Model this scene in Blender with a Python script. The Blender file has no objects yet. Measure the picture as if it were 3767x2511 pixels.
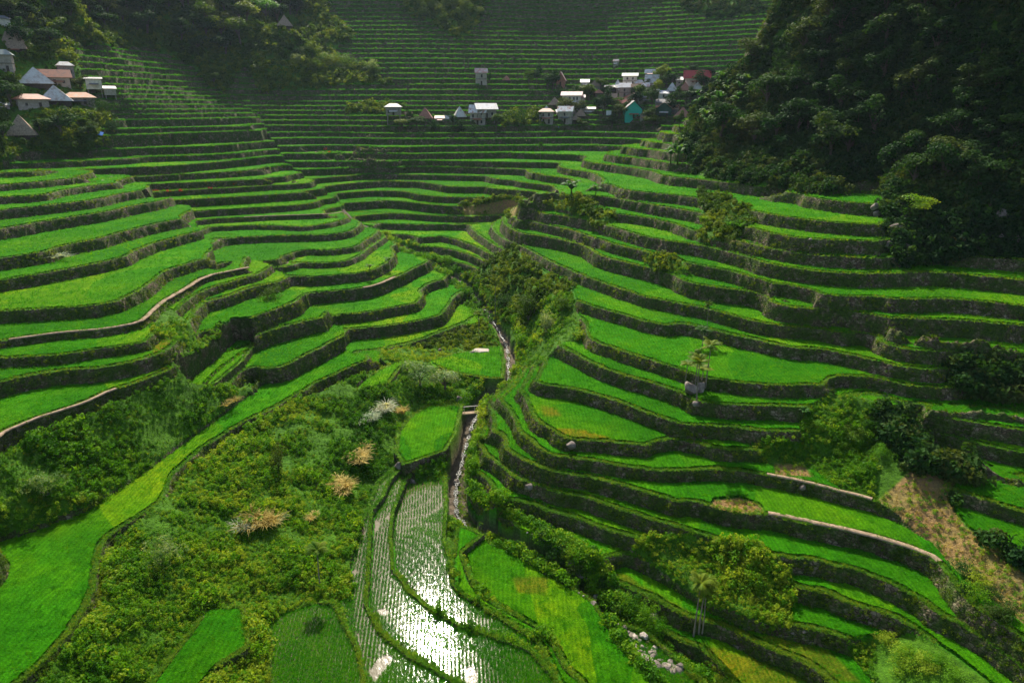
import bpy, math, random
import numpy as np
from mathutils import Vector, Matrix
random.seed(7); RS = np.random.RandomState(7)
SC = bpy.context.scene; COL = SC.collection
OFF = 62.0                      # camera height above the valley datum
F = 1568.0; PIT = math.radians(18.9); CU, CV = 1176.0, 784.0
cP, sP = math.cos(PIT), math.sin(PIT)
# ------------------------------------------------------------------ survey lines
# every line is the top edge of one retaining wall: level number and the sight-line readings of its points
LLZ = {0:-48.9,1:-46,2:-43,3:-40,4:-37.8,5:-36.3,6:-35.1,7:-33.0,8:-30.8,9:-28.4,10:-25.9,11:-23.6,12:-21.8,13:-20}
LLL = [(0,[(60,1568),(150,1490),(190,1430),(230,1360),(232,1300),(250,1240),(300,1205),(380,1160),(392,1120),(410,1085),(470,1030),(560,975),(640,935),(700,900),(760,868),(830,838),(868,822)]),
(.45,[(0,1252),(50,1237),(200,1182),(290,1122),(400,1042),(520,952),(578,910),(583,885)]),
(1,[(583,870),(590,852),(650,846),(713,814),(763,789),(790,775)]),
(2,[(545,795),(588,772),(650,752),(700,740),(748,733)]),
(3,[(0,1009),(15,996),(75,969),(200,929),(260,899),(350,871),(410,844),(440,790),(450,769),(525,754),(588,731),(650,709),(690,692)]),
(4,[(0,882),(75,864),(150,853),(225,850),(325,831),(400,804),(430,760),(462,699),(520,685),(588,658),(640,650)]),
(5,[(0,825),(125,821),(200,809),(300,796),(370,786)]),
(6,[(0,787),(25,784),(125,769),(250,759),(325,744),(345,727),(375,697),(425,669),(475,637),(550,622),(575,617)]),
(7,[(0,719),(150,711),(250,702),(312,677),(350,652),(387,622),(437,607),(487,592),(497,602)]),
(8,[(0,646),(75,634),(175,617),(275,597),(325,574),(375,554),(457,534)]),
(9,[(0,596),(100,582),(155,564),(225,552),(350,517),(437,502)]),
(10,[(0,528),(125,507),(225,492),(287,479),(337,469),(358,466)]),
(11,[(0,486),(200,464),(275,448),(337,437)]),
(12,[(0,456),(100,451),(150,437),(225,427),(282,421)]),
(13,[(0,427),(100,419),(175,411),(215,407)]),
(14,[(0,398),(80,396),(130,386)])]
LMZ = {0:-52.4,1:-49.8,2:-47.6,3:-44.7,4:-42.3,5:-40.8,6:-39.2,7:-37.2,8:-35.8,9:-34.3}
LML = [(0,[(813,811),(863,806),(938,791),(1008,768),(1050,749),(1088,732),(1110,710)]),
(1,[(793,757),(888,752),(963,739),(1013,729),(1028,712),(1038,687),(1058,672),(1088,664)]),
(2,[(763,729),(838,722),(913,707),(958,699),(973,682),(968,667),(988,652),(1023,644)]),
(3,[(688,676),(813,667),(863,659),(925,632),(973,609),(993,599),(978,589),(925,581)]),
(4,[(633,632),(713,639),(800,632),(838,629),(875,617),(910,589),(898,567),(920,564)]),
(5,[(663,604),(738,607),(793,604),(828,589),(850,568),(884,548),(888,538)]),
(6,[(512,604),(588,606),(650,599),(680,577),(763,577),(828,569),(835,557),(868,539),(873,522)]),
(7,[(482,552),(588,544),(713,542),(800,537),(823,522),(833,509)]),
(8,[(475,524),(588,519),(663,522),(700,524),(763,514),(783,508)]),
(9,[(457,508),(588,499),(688,496),(763,493),(788,489)]),
(10,[(430,489),(588,479),(688,472),(728,467),(738,459)],251),
(11,[(360,464),(588,451),(663,446),(723,442)],262),
(12,[(350,442),(588,430),(650,424)],270),
(13,[(300,427),(588,414),(663,410),(693,407)],276),
(14,[(260,409),(588,394),(650,380)],284),
(15,[(163,391),(375,385),(500,374),(588,365),(630,360)],294),
(16,[(80,372),(300,363),(400,360),(500,358),(588,350),(635,342)],302),
(17,[(45,352),(200,348),(375,340),(500,337),(588,328),(620,326)],311),
(18,[(240,314),(400,308),(588,302)],324),
(19,[(225,300),(400,295),(588,291)],330),
(20,[(255,278),(400,276),(575,272)],341)]
CRZ = {-12:-61.5,-11:-60,-10:-58.3,-9:-56.6,-8:-54.8,-7:-52.9,-6:-50.9,-5:-49.3,-4:-47.6,-3:-45.6,-2:-43.4,-1:-41.5,0:-39.4,1:-37.2,2:-34.2,3:-31.8,4:-29.2,5:-27,6:-24.4,7:-22,8:-19.4,9:-16.8,10:-14,11:-11.8,12:-8.8}
CRL = [(-1,[(938,551),(1023,544)]),(0,[(838,513),(938,518),(1138,516)]),
(1,[(790,488),(913,491),(1038,500),(1176,496)]),(2,[(788,461),(913,462),(988,472),(1063,477)]),
(3,[(830,440),(925,440),(978,452),(1063,455)]),(4,[(840,416),(998,420),(1000,430),(1148,431)]),
(5,[(845,401),(1000,404),(1148,407)]),(6,[(780,381),(900,384),(1050,386),(1176,389),(1240,392)]),
(7,[(740,365),(860,371),(1000,371),(1176,374),(1300,376)]),
(8,[(740,355),(860,359),(960,355),(1176,352)]),
(9,[(650,337),(880,341),(1000,338),(1176,336),(1300,334),(1450,338),(1560,348)]),
(10,[(650,319),(740,318),(900,321),(1176,320),(1400,318),(1560,326)]),
(11,[(640,306),(750,306),(900,309),(1176,307),(1400,303),(1540,306)]),
(12,[(640,290),(850,292),(1176,291),(1400,289),(1560,293)]),
(-11,[(1606,1491),(1651,1538),(1676,1568)]),
(-10,[(1371,1321),(1426,1348),(1488,1371),(1538,1401),(1576,1423),(1638,1433),(1701,1458),(1764,1491),(1864,1531),(1904,1568)]),
(-9,[(1176,1218),(1238,1241),(1301,1268),(1338,1291),(1371,1293),(1416,1278),(1440,1270),(1560,1330),(1700,1410),(1820,1440),(1960,1470),(2060,1540),(2110,1568)]),
(-8,[(1103,1169),(1130,1158),(1176,1150),(1238,1164),(1263,1178),(1326,1193),(1401,1221),(1451,1236),(1551,1258),(1650,1290),(1760,1330),(1814,1348),(1889,1366),(1976,1396),(2089,1438),(2200,1530),(2240,1568)]),
(-7,[(1093,1049),(1118,1054),(1145,1074),(1176,1100),(1221,1111),(1288,1136),(1351,1144),(1401,1161),(1451,1181),(1513,1201),(1588,1221),(1640,1240),(1720,1265),(1789,1281),(1889,1296),(1989,1321),(2064,1356),(2114,1383),(2151,1413),(2189,1428),(2239,1453),(2352,1538)]),
(-6,[(1103,989),(1125,994),(1150,1001),(1153,1031),(1176,1050),(1201,1061),(1238,1076),(1288,1089),(1376,1101),(1451,1121),(1526,1144),(1551,1154),(1601,1156),(1651,1174),(1700,1182),(1764,1183),(1864,1206),(1989,1233),(2089,1263),(2151,1288),(2190,1350),(2239,1401),(2352,1483)]),
(-5,[(1125,905),(1140,920),(1163,939),(1176,964),(1186,996),(1223,1026),(1258,1049),(1326,1055),(1401,1068),(1476,1080),(1551,1083),(1633,1079),(1701,1084),(1764,1095),(1839,1109),(1939,1136),(2001,1151),(2120,1190),(2214,1231),(2264,1251),(2352,1283)]),
(-4,[(1186,896),(1203,916),(1213,946),(1233,976),(1276,1001),(1301,1014),(1351,1016),(1413,1019),(1483,1029),(1508,1016),(1551,1009),(1611,1024),(1651,1036),(1764,1036),(1839,1036),(1960,1040),(2089,1004),(2149,1032),(2239,1064),(2314,1089),(2352,1095)]),
(-3,[(1256,820),(1238,854),(1218,884),(1326,899),(1388,916),(1451,939),(1526,969),(1576,981),(1676,984),(1764,994),(1839,996),(1960,1000),(2089,994),(2149,1024),(2239,1056),(2314,1081),(2352,1087)]),
(-2,[(1262,780),(1275,795),(1311,812),(1376,844),(1451,872),(1526,892),(1566,908),(1588,922),(1651,934),(1764,936),(1846,941),(1910,922),(1994,903),(2076,928),(2139,933),(2264,938),(2352,949)]),
(-1,[(1323,727),(1341,742),(1343,775),(1351,784),(1401,801),(1476,824),(1551,849),(1601,869),(1663,880),(1764,889),(1826,892),(1854,887),(1900,890),(1994,899),(2076,924),(2139,929),(2264,934),(2352,945)]),
(0,[(1221,652),(1276,674),(1351,704),(1426,724),(1501,747),(1546,752),(1560,742),(1651,764),(1764,789),(1826,803),(1876,801),(1989,826),(2051,841),(2121,853),(2176,849),(2230,842),(2352,850)]),
(1,[(1176,556),(1241,592),(1311,624),(1376,649),(1476,684),(1538,696),(1626,712),(1676,727),(1764,749),(1884,757),(1914,752),(2039,779),(2064,784),(2139,790),(2239,799),(2352,806)]),
(2,[(1176,532),(1201,539),(1276,549),(1351,567),(1371,589),(1451,607),(1533,627),(1576,652),(1651,664),(1733,672),(1764,685),(1820,700),(1914,719),(2029,727),(2064,754),(2214,765),(2352,768)]),
(3,[(1180,505),(1198,499),(1226,512),(1301,527),(1351,544),(1413,564),(1491,581),(1586,609),(1676,624),(1764,652),(1800,668),(1889,682),(1950,684),(2024,684),(2046,691),(2189,689),(2289,699),(2352,706)]),
(4,[(1215,480),(1241,492),(1326,502),(1401,522),(1501,552),(1601,564),(1701,587),(1764,610),(1889,627),(1999,633),(2114,628),(2214,632),(2352,647)]),
(5,[(1240,455),(1261,464),(1316,477),(1383,489),(1441,496),(1526,508),(1600,535),(1676,552),(1764,573),(1864,589),(2039,597),(2089,582),(2239,592),(2352,602)]),
(6,[(1196,441),(1276,447),(1401,454),(1476,469),(1601,489),(1700,520),(1738,530),(1764,538),(1839,552),(1989,557),(2021,559)]),
(7,[(1201,428),(1300,425),(1396,422),(1426,439),(1500,446),(1551,450),(1636,462),(1700,478),(1733,489),(1839,506),(1939,516),(2034,519)]),
(7.5,[(1451,421),(1551,437),(1636,448),(1740,456),(1779,458),(1889,466),(2024,474)]),
(8,[(1350,374),(1488,392),(1526,407),(1651,419),(1738,429),(1764,440),(1850,448)])]
# ray guides: (u, v, horizontal distance)
GD = []
for v,h in ((262,378),(230,402),(150,446),(72,485),(0,520),(-150,580),(-320,640)):
    GD.append([(u,v,h*k) for u,k in ((640,1.03),(760,.99),(850,.97),(1000,.96),(1176,.97),(1350,1),(1550,.96),(1700,.93),(1850,.9))])
GD += [[(275,213,340),(470,222,395)],[(210,160,352),(425,175,408)],[(150,104,375),(360,128,428)],
 [(-200,380,275),(0,362,290)],[(-200,300,288),(0,300,305),(60,320,305),(160,300,308)],[(-200,240,315),(0,240,325),(120,246,322),(230,240,330)],
 [(-250,120,318),(0,120,345),(110,125,352)],[(-250,-50,340),(0,0,372),(100,-20,385)],
 [(150,-80,395),(172,0,392),(215,70,388),(235,88,384)],[(-300,-300,660),(0,-300,655),(250,-290,655),(520,-320,650)],
 [(200,-120,475),(300,0,460),(350,60,446),(400,92,438),(450,160,428),(490,205,408),(560,215,412)],
 [(420,-60,480),(500,0,470),(540,60,456),(655,62,452),(720,110,442)],
 [(1700,330,224),(1900,300,208),(2100,320,192),(2352,350,178),(2650,350,160)],
 [(1740,240,234),(1900,150,222),(2100,100,208),(2352,80,192),(2650,80,172)],
 [(1590,318,262),(1640,218,256),(1700,168,250),(1760,142,245),(1800,80,246),(1822,0,250),(1850,-150,262),(2100,-350,250),(2400,-400,225),(2700,-400,200)],
 [(2000,-40,226),(2352,-100,205),(2650,-100,185)]]
STREAM = [(1620,1660,-63.5),(1500,1568,-62.6),(1400,1440,-61.4),(1300,1345,-60.8),(1175,1262,-59.6),(1050,1190,-58.8),(1045,1110,-58.2),(1072,1010,-57),(1088,955,-56.4),(1120,915,-55.6),(1167,880,-54.7),(1168,800,-53.4),(1150,760,-52.4),(1110,695,-50.5),(1060,640,-48.5),(1000,605,-46.4),(930,568,-44),(885,535,-41),(805,500,-36.8),(776,462,-33),(742,428,-28.8),(690,395,-24.8),(655,368,-21.3),(636,335,-16.4),(612,300,-10.7),(598,272,-5.3)]
# flat valley-floor paddies: (height, outline, water?)
VP = {
'V9':(-58.5,[(1116,1231),(1138,1253),(1183,1271),(1251,1316),(1326,1358),(1366,1383),(1388,1421),(1426,1483),(1476,1538),(1501,1568),(1560,1680),(1420,1680),(1336,1568),(1301,1538),(1276,1488),(1238,1446),(1176,1411),(1113,1376),(1081,1338),(1063,1273)]),
'V10':(-59.8,[(1413,1431),(1476,1448),(1526,1488),(1576,1533),(1611,1568),(1700,1680),(1565,1680),(1501,1568),(1476,1538),(1426,1483),(1403,1440)]),
'V6':(-57.8,[(1047,1207),(1080,1213),(1116,1231),(1063,1273),(1081,1338),(1113,1376),(1176,1411),(1238,1446),(1276,1488),(1301,1538),(1336,1568),(1420,1680),(1370,1680),(1283,1568),(1238,1476),(1176,1436),(1113,1401),(1063,1373),(1043,1351),(1040,1290)]),
'V2':(-57.1,[(945,1100),(1028,1096),(1030,1176),(1023,1226),(1033,1288),(1043,1351),(1063,1373),(1113,1401),(1176,1436),(1238,1476),(1283,1568),(1370,1680),(1340,1680),(1276,1561),(1226,1501),(1176,1478),(1113,1458),(1050,1441),(988,1401),(938,1351),(908,1316),(900,1238),(908,1176),(935,1106)]),
'V3':(-56.4,[(943,1075),(945,1100),(935,1106),(908,1176),(900,1238),(908,1316),(938,1351),(988,1401),(1050,1441),(1113,1458),(1176,1478),(1226,1501),(1276,1561),(1340,1680),(1200,1680),(1050,1568),(1000,1538),(938,1506),(875,1451),(845,1393),(848,1351),(853,1263),(858,1176),(883,1146),(900,1106),(925,1080)]),
'V5':(-55.9,[(943,1072),(925,1080),(900,1106),(883,1146),(858,1176),(853,1263),(848,1351),(845,1393),(875,1451),(938,1506),(1000,1538),(1050,1568),(1200,1680),(880,1680),(838,1568),(825,1496),(793,1426),(770,1385),(800,1370),(805,1301),(823,1226),(838,1176),(863,1109),(905,1075)]),
'V7':(-55.3,[(750,1380),(770,1385),(793,1426),(825,1496),(838,1568),(880,1680),(590,1680),(612,1568),(618,1490),(605,1440),(650,1410)]),
'V8':(-53.4,[(350,1568),(475,1401),(550,1392),(565,1400),(578,1490),(500,1538),(475,1568),(380,1680),(260,1680)]),
'V1':(-54.6,[(910,996),(935,962),(975,935),(1066,930),(1063,944),(1050,999),(1025,1039),(945,1066),(925,1072),(905,1041)]),
'V0':(-52.6,[(983,832),(1040,815),(1080,808),(1130,797),(1152,795),(1162,830),(1158,872),(1120,872),(1060,862),(1010,848)]),
'VA':(-50.6,[(938,829),(920,850),(895,884),(850,893),(813,897),(830,880),(875,848),(905,835)]),
'VB':(-44.8,[(410,901),(450,862),(500,824),(540,785),(575,783),(590,788),(582,802),(560,832),(500,882),(440,906)]),
}
WET = {'V2':.35,'V3':.5,'V5':.45,'V7':.2,'V10':.1}
GLINT=[[(905,1110),(1020,1110),(1015,1165),(940,1230),(915,1240)],[(938,1345),(985,1345),(1010,1400),(1120,1420),(1125,1455),(1040,1440),(990,1405)],[(885,1150),(905,1160),(900,1240),(902,1310),(940,1400),(990,1480),(1100,1500),(1160,1568),(1200,1700),(1060,1600),(960,1500),(860,1400),(850,1300),(862,1200)],[(810,1230),(840,1190),(835,1300),(850,1420),(900,1510),(860,1568),(830,1520),(805,1400)]]
SEAM2 = [(-600,360),(45,362),(125,375),(215,400),(290,422),(350,450),(360,466),(400,480),(440,503),(457,530),(480,560),(500,607),(560,612),(590,622),(650,655),(690,690),(750,735),(790,775),(815,812),(870,822)]
LLPOLY = SEAM2+[(890,840),(700,915),(560,985),(430,1080),(392,1130),(300,1215),(240,1290),(236,1365),(190,1440),(75,1568),(-60,1700),(-900,1700)]
VPOLY = [(870,822),(880,812),(940,800),(1010,778),(1060,757),(1110,735),(1150,760),(1165,800),(1165,880),(1120,912),(1088,950),(1072,1010),(1045,1110),(1050,1185),(1165,1256),(1300,1340),(1400,1436),(1500,1562),(1620,1690),(-60,1800),(75,1568),(190,1440),(236,1365),(240,1290),(300,1215),(392,1130),(430,1080),(560,985),(700,915),(890,840)]
LMPOLY = SEAM2+[(880,812),(940,800),(1010,778),(1060,757),(1112,735)]+[(p[0],p[1]) for p in STREAM[13:]]+[(575,250),(505,212),(430,150),(380,110),(300,60),(240,-400),(-900,-400)]
WILD = [
 [(0,1022),(75,985),(200,945),(330,884),(410,856),(440,790),(350,764),(345,740),(385,705),(440,745),(455,790),(540,797),(560,832),(500,885),(540,900),(575,880),(583,905),(520,950),(400,1040),(290,1120),(200,1180),(50,1235),(-400,1290),(-400,1060)],
 [(1640,1245),(1700,1240),(1764,1258),(1789,1291),(1815,1310),(1814,1348),(1820,1430),(1764,1435),(1640,1400),(1560,1345),(1440,1262),(1500,1225),(1588,1225)],
 [(1846,945),(1900,905),(1990,912),(2076,965),(2090,1000),(2125,1060),(2100,1110),(2000,1146),(1939,1130),(1870,1065),(1764,1055),(1720,1015),(1764,1000),(1839,1000)],
 [(2090,1062),(2250,1066),(2180,1120),(2200,1190),(2352,1290),(2500,1330),(2500,1490),(2352,1430),(2190,1300),(2150,1240),(2050,1170),(2010,1145)],
 [(1120,600),(1180,560),(1230,610),(1330,660),(1310,640),(1330,720),(1338,770),(1290,785),(1250,830),(1200,835),(1172,880),(1172,800),(1120,720),(1060,640)],
 [(1945,1470),(2000,1448),(2100,1440),(2200,1500),(2330,1600),(2050,1600)],
 [(2191,839),(2240,830),(2600,835),(2600,920),(2300,905),(2200,890)],
 [(1600,440),(1700,470),(1740,500),(1700,530),(1690,560),(1600,545),(1620,500)],
 [(1250,462),(1330,450),(1420,500),(1380,520),(1330,500)],
 [(1486,580),(1560,590),(1590,625),(1520,625),(1480,600)],
 [(1063,462),(1176,456),(1210,470),(1180,494),(1060,490)],
 [(2030,400),(2060,600),(2200,588),(2600,600),(2600,-700),(1790,-700),(1790,0),(1740,130),(1620,205),(1575,315),(1560,330),(1600,395),(1700,415),(1790,440),(1900,440)],
 [(-900,370),(0,365),(50,345),(190,348),(240,322),(215,300),(260,280),(235,240),(200,190),(180,140),(160,110),(230,95),(250,60),(220,-400),(-900,-400)],
 [(240,100),(300,104),(370,120),(440,150),(475,195),(510,212),(560,150),(600,210),(700,205),(860,190),(830,165),(760,120),(820,90),(760,40),(700,-200),(200,-300),(230,60)],
 [(1560,-60),(1700,-60),(1760,30),(1650,45),(1560,20)],[(820,240),(930,246),(900,262),(800,258)],[(1150,262),(1250,258),(1250,282),(1150,288)],
 [(730,150),(800,150),(880,182),(900,196),(780,192)],
 [(900,-200),(930,20),(1000,60),(1060,90),(1110,40),(1130,-200)],
]
BARE = [[(1063,468),(1176,463),(1205,474),(1180,492),(1065,488)],
 [(2090,1090),(2200,1095),(2180,1130),(2220,1200),(2352,1300),(2500,1340),(2500,1480),(2352,1420),(2240,1330),(2190,1290),(2150,1240),(2050,1175),(2010,1145)],
 [(1640,1140),(1700,1132),(1745,1150),(1755,1175),(1690,1182),(1630,1165)],
 [(1780,1055),(1850,1052),(1870,1090),(1780,1090)],[(1650,545),(1760,555),(1700,560)],
 [(2290,880),(2400,880),(2400,905),(2290,900)]]
YEL = [[(1380,1312),(1480,1345),(1580,1400),(1700,1440),(1580,1425),(1480,1385)],[(1610,1470),(1764,1505),(1900,1568),(1690,1568)],[(1410,1425),(1520,1470),(1600,1568),(1520,1568),(1440,1480)],[(640,1420),(750,1400),(800,1568),(640,1568)],[(1240,925),(1275,925),(1290,950),(1250,955)],[(1176,1330),(1260,1330),(1255,1370),(1190,1365)],[(1390,1310),(1440,1310),(1470,1340),(1400,1330)],
 [(1276,985),(1340,985),(1410,1010),(1350,1016),(1290,1010)],[(1770,1440),(1900,1470),(1980,1560),(1850,1568),(1700,1500)],[(340,720),(420,760),(400,850),(360,840)],[(1180,1250),(1240,1245),(1230,1285)]]
# ------------------------------------------------------------------ projection helpers
def ray(u,v):
    dx=(u-CU)/F; dy=(CV-v)/F
    return np.array([dx, cP+dy*sP, -sP+dy*cP])
def at_z(u,v,z):
    r=ray(u,v); return r*(z/r[2])
def at_h(u,v,h):
    r=ray(u,v); return r*(h/math.hypot(r[0],r[1]))
def z_of_h(u,v,h): return float(at_h(u,v,h)[2])
def proj(x,y,z):
    yc=y*cP-z*sP; zc=y*sP+z*cP
    yc=np.maximum(yc,1e-3)
    return CU+F*x/yc, CV-F*zc/yc
def inpoly(px,py,poly):
    r=np.zeros(px.shape,bool); n=len(poly); j=n-1
    for i in range(n):
        xi,yi=poly[i]; xj,yj=poly[j]
        if yi!=yj:
            c=((yi>py)!=(yj>py))&(px<(xj-xi)*(py-yi)/(yj-yi)+xi); r^=c
        j=i
    return r
def hsh(ix,iy,s):
    h=(ix.astype(np.int64)*374761393+iy.astype(np.int64)*668265263+s*144665)&0x7fffffff
    h=((h^(h>>13))*1274126177)&0x7fffffff
    return ((h^(h>>16))&0xffff)/65535.0
def vnoise(x,y,s=0):
    ix=np.floor(x);iy=np.floor(y);fx=x-ix;fy=y-iy;fx=fx*fx*(3-2*fx);fy=fy*fy*(3-2*fy)
    a=hsh(ix,iy,s);b=hsh(ix+1,iy,s);c=hsh(ix,iy+1,s);d=hsh(ix+1,iy+1,s)
    return (a*(1-fx)+b*fx)*(1-fy)+(c*(1-fx)+d*fx)*fy*1.0
def fbm(x,y,o=3,s=0):
    t=0;a=.5;w=0
    for k in range(o):
        t=t+a*(vnoise(x*2**k,y*2**k,s+k*17)-.5);w+=a;a*=.55
    return t/w*2
# ------------------------------------------------------------------ the survey grid (azimuth x log distance round the viewpoint)
R0=36.0; R1=680.0; AZ=.9
NA=1120; NR=1640
th=np.linspace(-AZ,AZ,NA); _t=np.linspace(0,1,NR); lr=np.interp(_t,[0,.52,.60,.95,1],[math.log(36),math.log(250),math.log(275),math.log(540),math.log(680)])
def samp(p3):      # resample a world polyline densely
    out=[p3[0]]
    for a,b in zip(p3[:-1],p3[1:]):
        d=np.linalg.norm((b-a)[:2]); r=np.linalg.norm(a[:2]); n=max(1,int(d/(r*.0008)))
        for k in range(1,n+1): out.append(a+(b-a)*k/n)
    return np.array(out)
def smooth_px(pts):
    # Chaikin once for rounded corners
    q=[pts[0]]
    for a,b in zip(pts[:-1],pts[1:]):
        L=math.dist(a[:2],b[:2]); 
        if L<14: q.append(tuple((a[i]+b[i])/2 for i in range(len(a)))); continue
        q.append(tuple(a[i]*.78+b[i]*.22 for i in range(len(a)))); q.append(tuple(a[i]*.22+b[i]*.78 for i in range(len(a))))
    q.append(pts[-1]); return q
def extend(pts):
    pts=list(pts)
    def ext(a,b):
        dx,dy=b[0]-a[0],b[1]-a[1];L=math.hypot(dx,dy); return (b[0]+dx/L*260,b[1]+dy/L*260)
    if pts[0][0]<=3 or pts[0][1]>=1565: pts=[ext(pts[1] if len(pts)<3 else pts[1],pts[0])]+pts
    if pts[-1][0]>=2349 or pts[-1][1]>=1565: pts=pts+[ext(pts[-2],pts[-1])]
    return pts
def world_line(pts,z): return samp([at_z(u,v,z) for u,v in smooth_px(extend(pts))])
for ln in LML:
    if len(ln)>2:
        pts=ln[1]; m=pts[len(pts)//2]; LMZ[ln[0]]=z_of_h(m[0],m[1],ln[2])
for n in range(21,70): LMZ[n]=LMZ[n-1]+(2.0 if n<28 else 2.9)
LLZ[14]=-18.3
for n in range(15,50): LLZ[n]=LLZ[n-1]+2
for n in range(13,80): CRZ[n]=CRZ[n-1]+(2.3 if n<18 else 3.0)
for n in range(-20,-12): CRZ[n]=-61.5+(n+12)*1.0
for n in range(-20,0): LLZ[n]=-48.9+n*2; LMZ[n]=-52.4+n*2
def inv(tab,z):
    k=np.array(sorted(tab)); zz=np.array([tab[i] for i in k]); return np.interp(z,zz,k)
GP=[samp([at_h(u,v,h) for u,v,h in g]) for g in GD]
GP.append(samp([at_h(u,v,h) for u,v,h in ((1560,396,222),(1640,400,206),(1750,402,196),(1850,415,185),(1950,425,177),(2040,445,168),(2075,520,158),(2100,568,153),(2230,572,158),(2352,585,162),(2640,640,150))]))
_n=[(-.9,-48),(-.6,-50),(-.3,-56),(0,-59),(.3,-61),(.6,-59),(.9,-56)]
GP.append(samp([np.array([math.sin(a)*41,math.cos(a)*41,z]) for a,z in _n]))
STW=samp([at_z(u,v,z) for u,v,z in smooth_px(STREAM)])
def solve(con,scales=(40,20,10,5,2),iters=(500,300,260,200,150)):
    P=np.concatenate([c[0] for c in con]); V=np.concatenate([c[1] for c in con])
    a=np.arctan2(P[:,0],P[:,1]); l=np.log(np.maximum(np.hypot(P[:,0],P[:,1]),1))
    G=None
    for s,it in zip(scales,iters):
        na=NA//s; nr=NR//s
        ia=np.round((a+AZ)/(2*AZ)*(na-1)).astype(int); il=np.round(np.where((l<lr[0])|(l>lr[-1]),-5,np.interp(l,lr,np.linspace(0,1,NR)))*(nr-1)).astype(int)
        ok=(ia>=0)&(ia<na)&(il>=0)&(il<nr)
        S=np.zeros((nr,na));N=np.zeros((nr,na))
        np.add.at(S,(il[ok],ia[ok]),V[ok]);np.add.at(N,(il[ok],ia[ok]),1)
        M=N>0; C=S/np.maximum(N,1)
        G=np.full((nr,na),V.mean()) if G is None else up(G,nr,na)
        G[M]=C[M]
        for k in range(it):
            Q=np.pad(G,1,'edge'); T=.25*(Q[:-2,1:-1]+Q[2:,1:-1]+Q[1:-1,:-2]+Q[1:-1,2:])
            G=np.where(M,C,G+1.0*(T-G))
    for k in range(2):
        Q=np.pad(G,1,'edge'); G=.5*G+.125*(Q[:-2,1:-1]+Q[2:,1:-1]+Q[1:-1,:-2]+Q[1:-1,2:])
    return up(G,NR,NA)
def up(G,nr,na):
    y=np.linspace(0,G.shape[0]-1,nr);x=np.linspace(0,G.shape[1]-1,na)
    y0=np.minimum(y.astype(int),G.shape[0]-2);x0=np.minimum(x.astype(int),G.shape[1]-2);fy=(y-y0)[:,None];fx=(x-x0)[None]
    A=G[y0][:,x0];B=G[y0][:,x0+1];Cc=G[y0+1][:,x0];D=G[y0+1][:,x0+1]
    return (A*(1-fx)+B*fx)*(1-fy)+(Cc*(1-fx)+D*fx)*fy
LW={}
for nm,lines,tab in (('LL',LLL,LLZ),('LM',LML,LMZ),('CR',CRL,CRZ)):
    LW[nm]=[(ln[0],world_line(ln[1],tab[math.floor(ln[0])])) for ln in lines]
VW={k:[at_z(u,v,z) for u,v in p] for k,(z,p) in VP.items()}
def zc(P,z=None): return (P, P[:,2].copy() if z is None else np.full(len(P),z))
con=[zc(p) for p in GP]+[zc(STW)]
for nm in LW: con+=[zc(p) for n,p in LW[nm]]
for k,p in VW.items(): con.append(zc(samp(p+[p[0]])))
Z0=solve(con)
TH,LR=np.meshgrid(th,lr); RR=np.exp(LR); X=RR*np.sin(TH); Y=RR*np.cos(TH)
U0,V0=proj(X,Y,Z0)
inLL=inpoly(U0,V0,LLPOLY); inV=inpoly(U0,V0,VPOLY)&~inLL; inLM=inpoly(U0,V0,LMPOLY)&~inLL&~inV
REG=np.where(inLL,1,np.where(inV,3,np.where(inLM,2,0)))
GF=np.zeros_like(Z0); ZT=np.zeros_like(Z0); ZS=np.zeros_like(Z0)
def blur(A,k):
    for _ in range(k):
        Q=np.pad(A,1,'edge'); A=.5*A+.125*(Q[:-2,1:-1]+Q[2:,1:-1]+Q[1:-1,:-2]+Q[1:-1,2:])
    return A
wob=fbm(X/3.1,Y/3.1,3,5)*.35+fbm(X/14,Y/14,2,9)*.35
dth=th[1]-th[0]; dl=np.gradient(lr)[:,None]
EDGE=np.full(Z0.shape,9.0); WALLT=np.zeros(Z0.shape)
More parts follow.
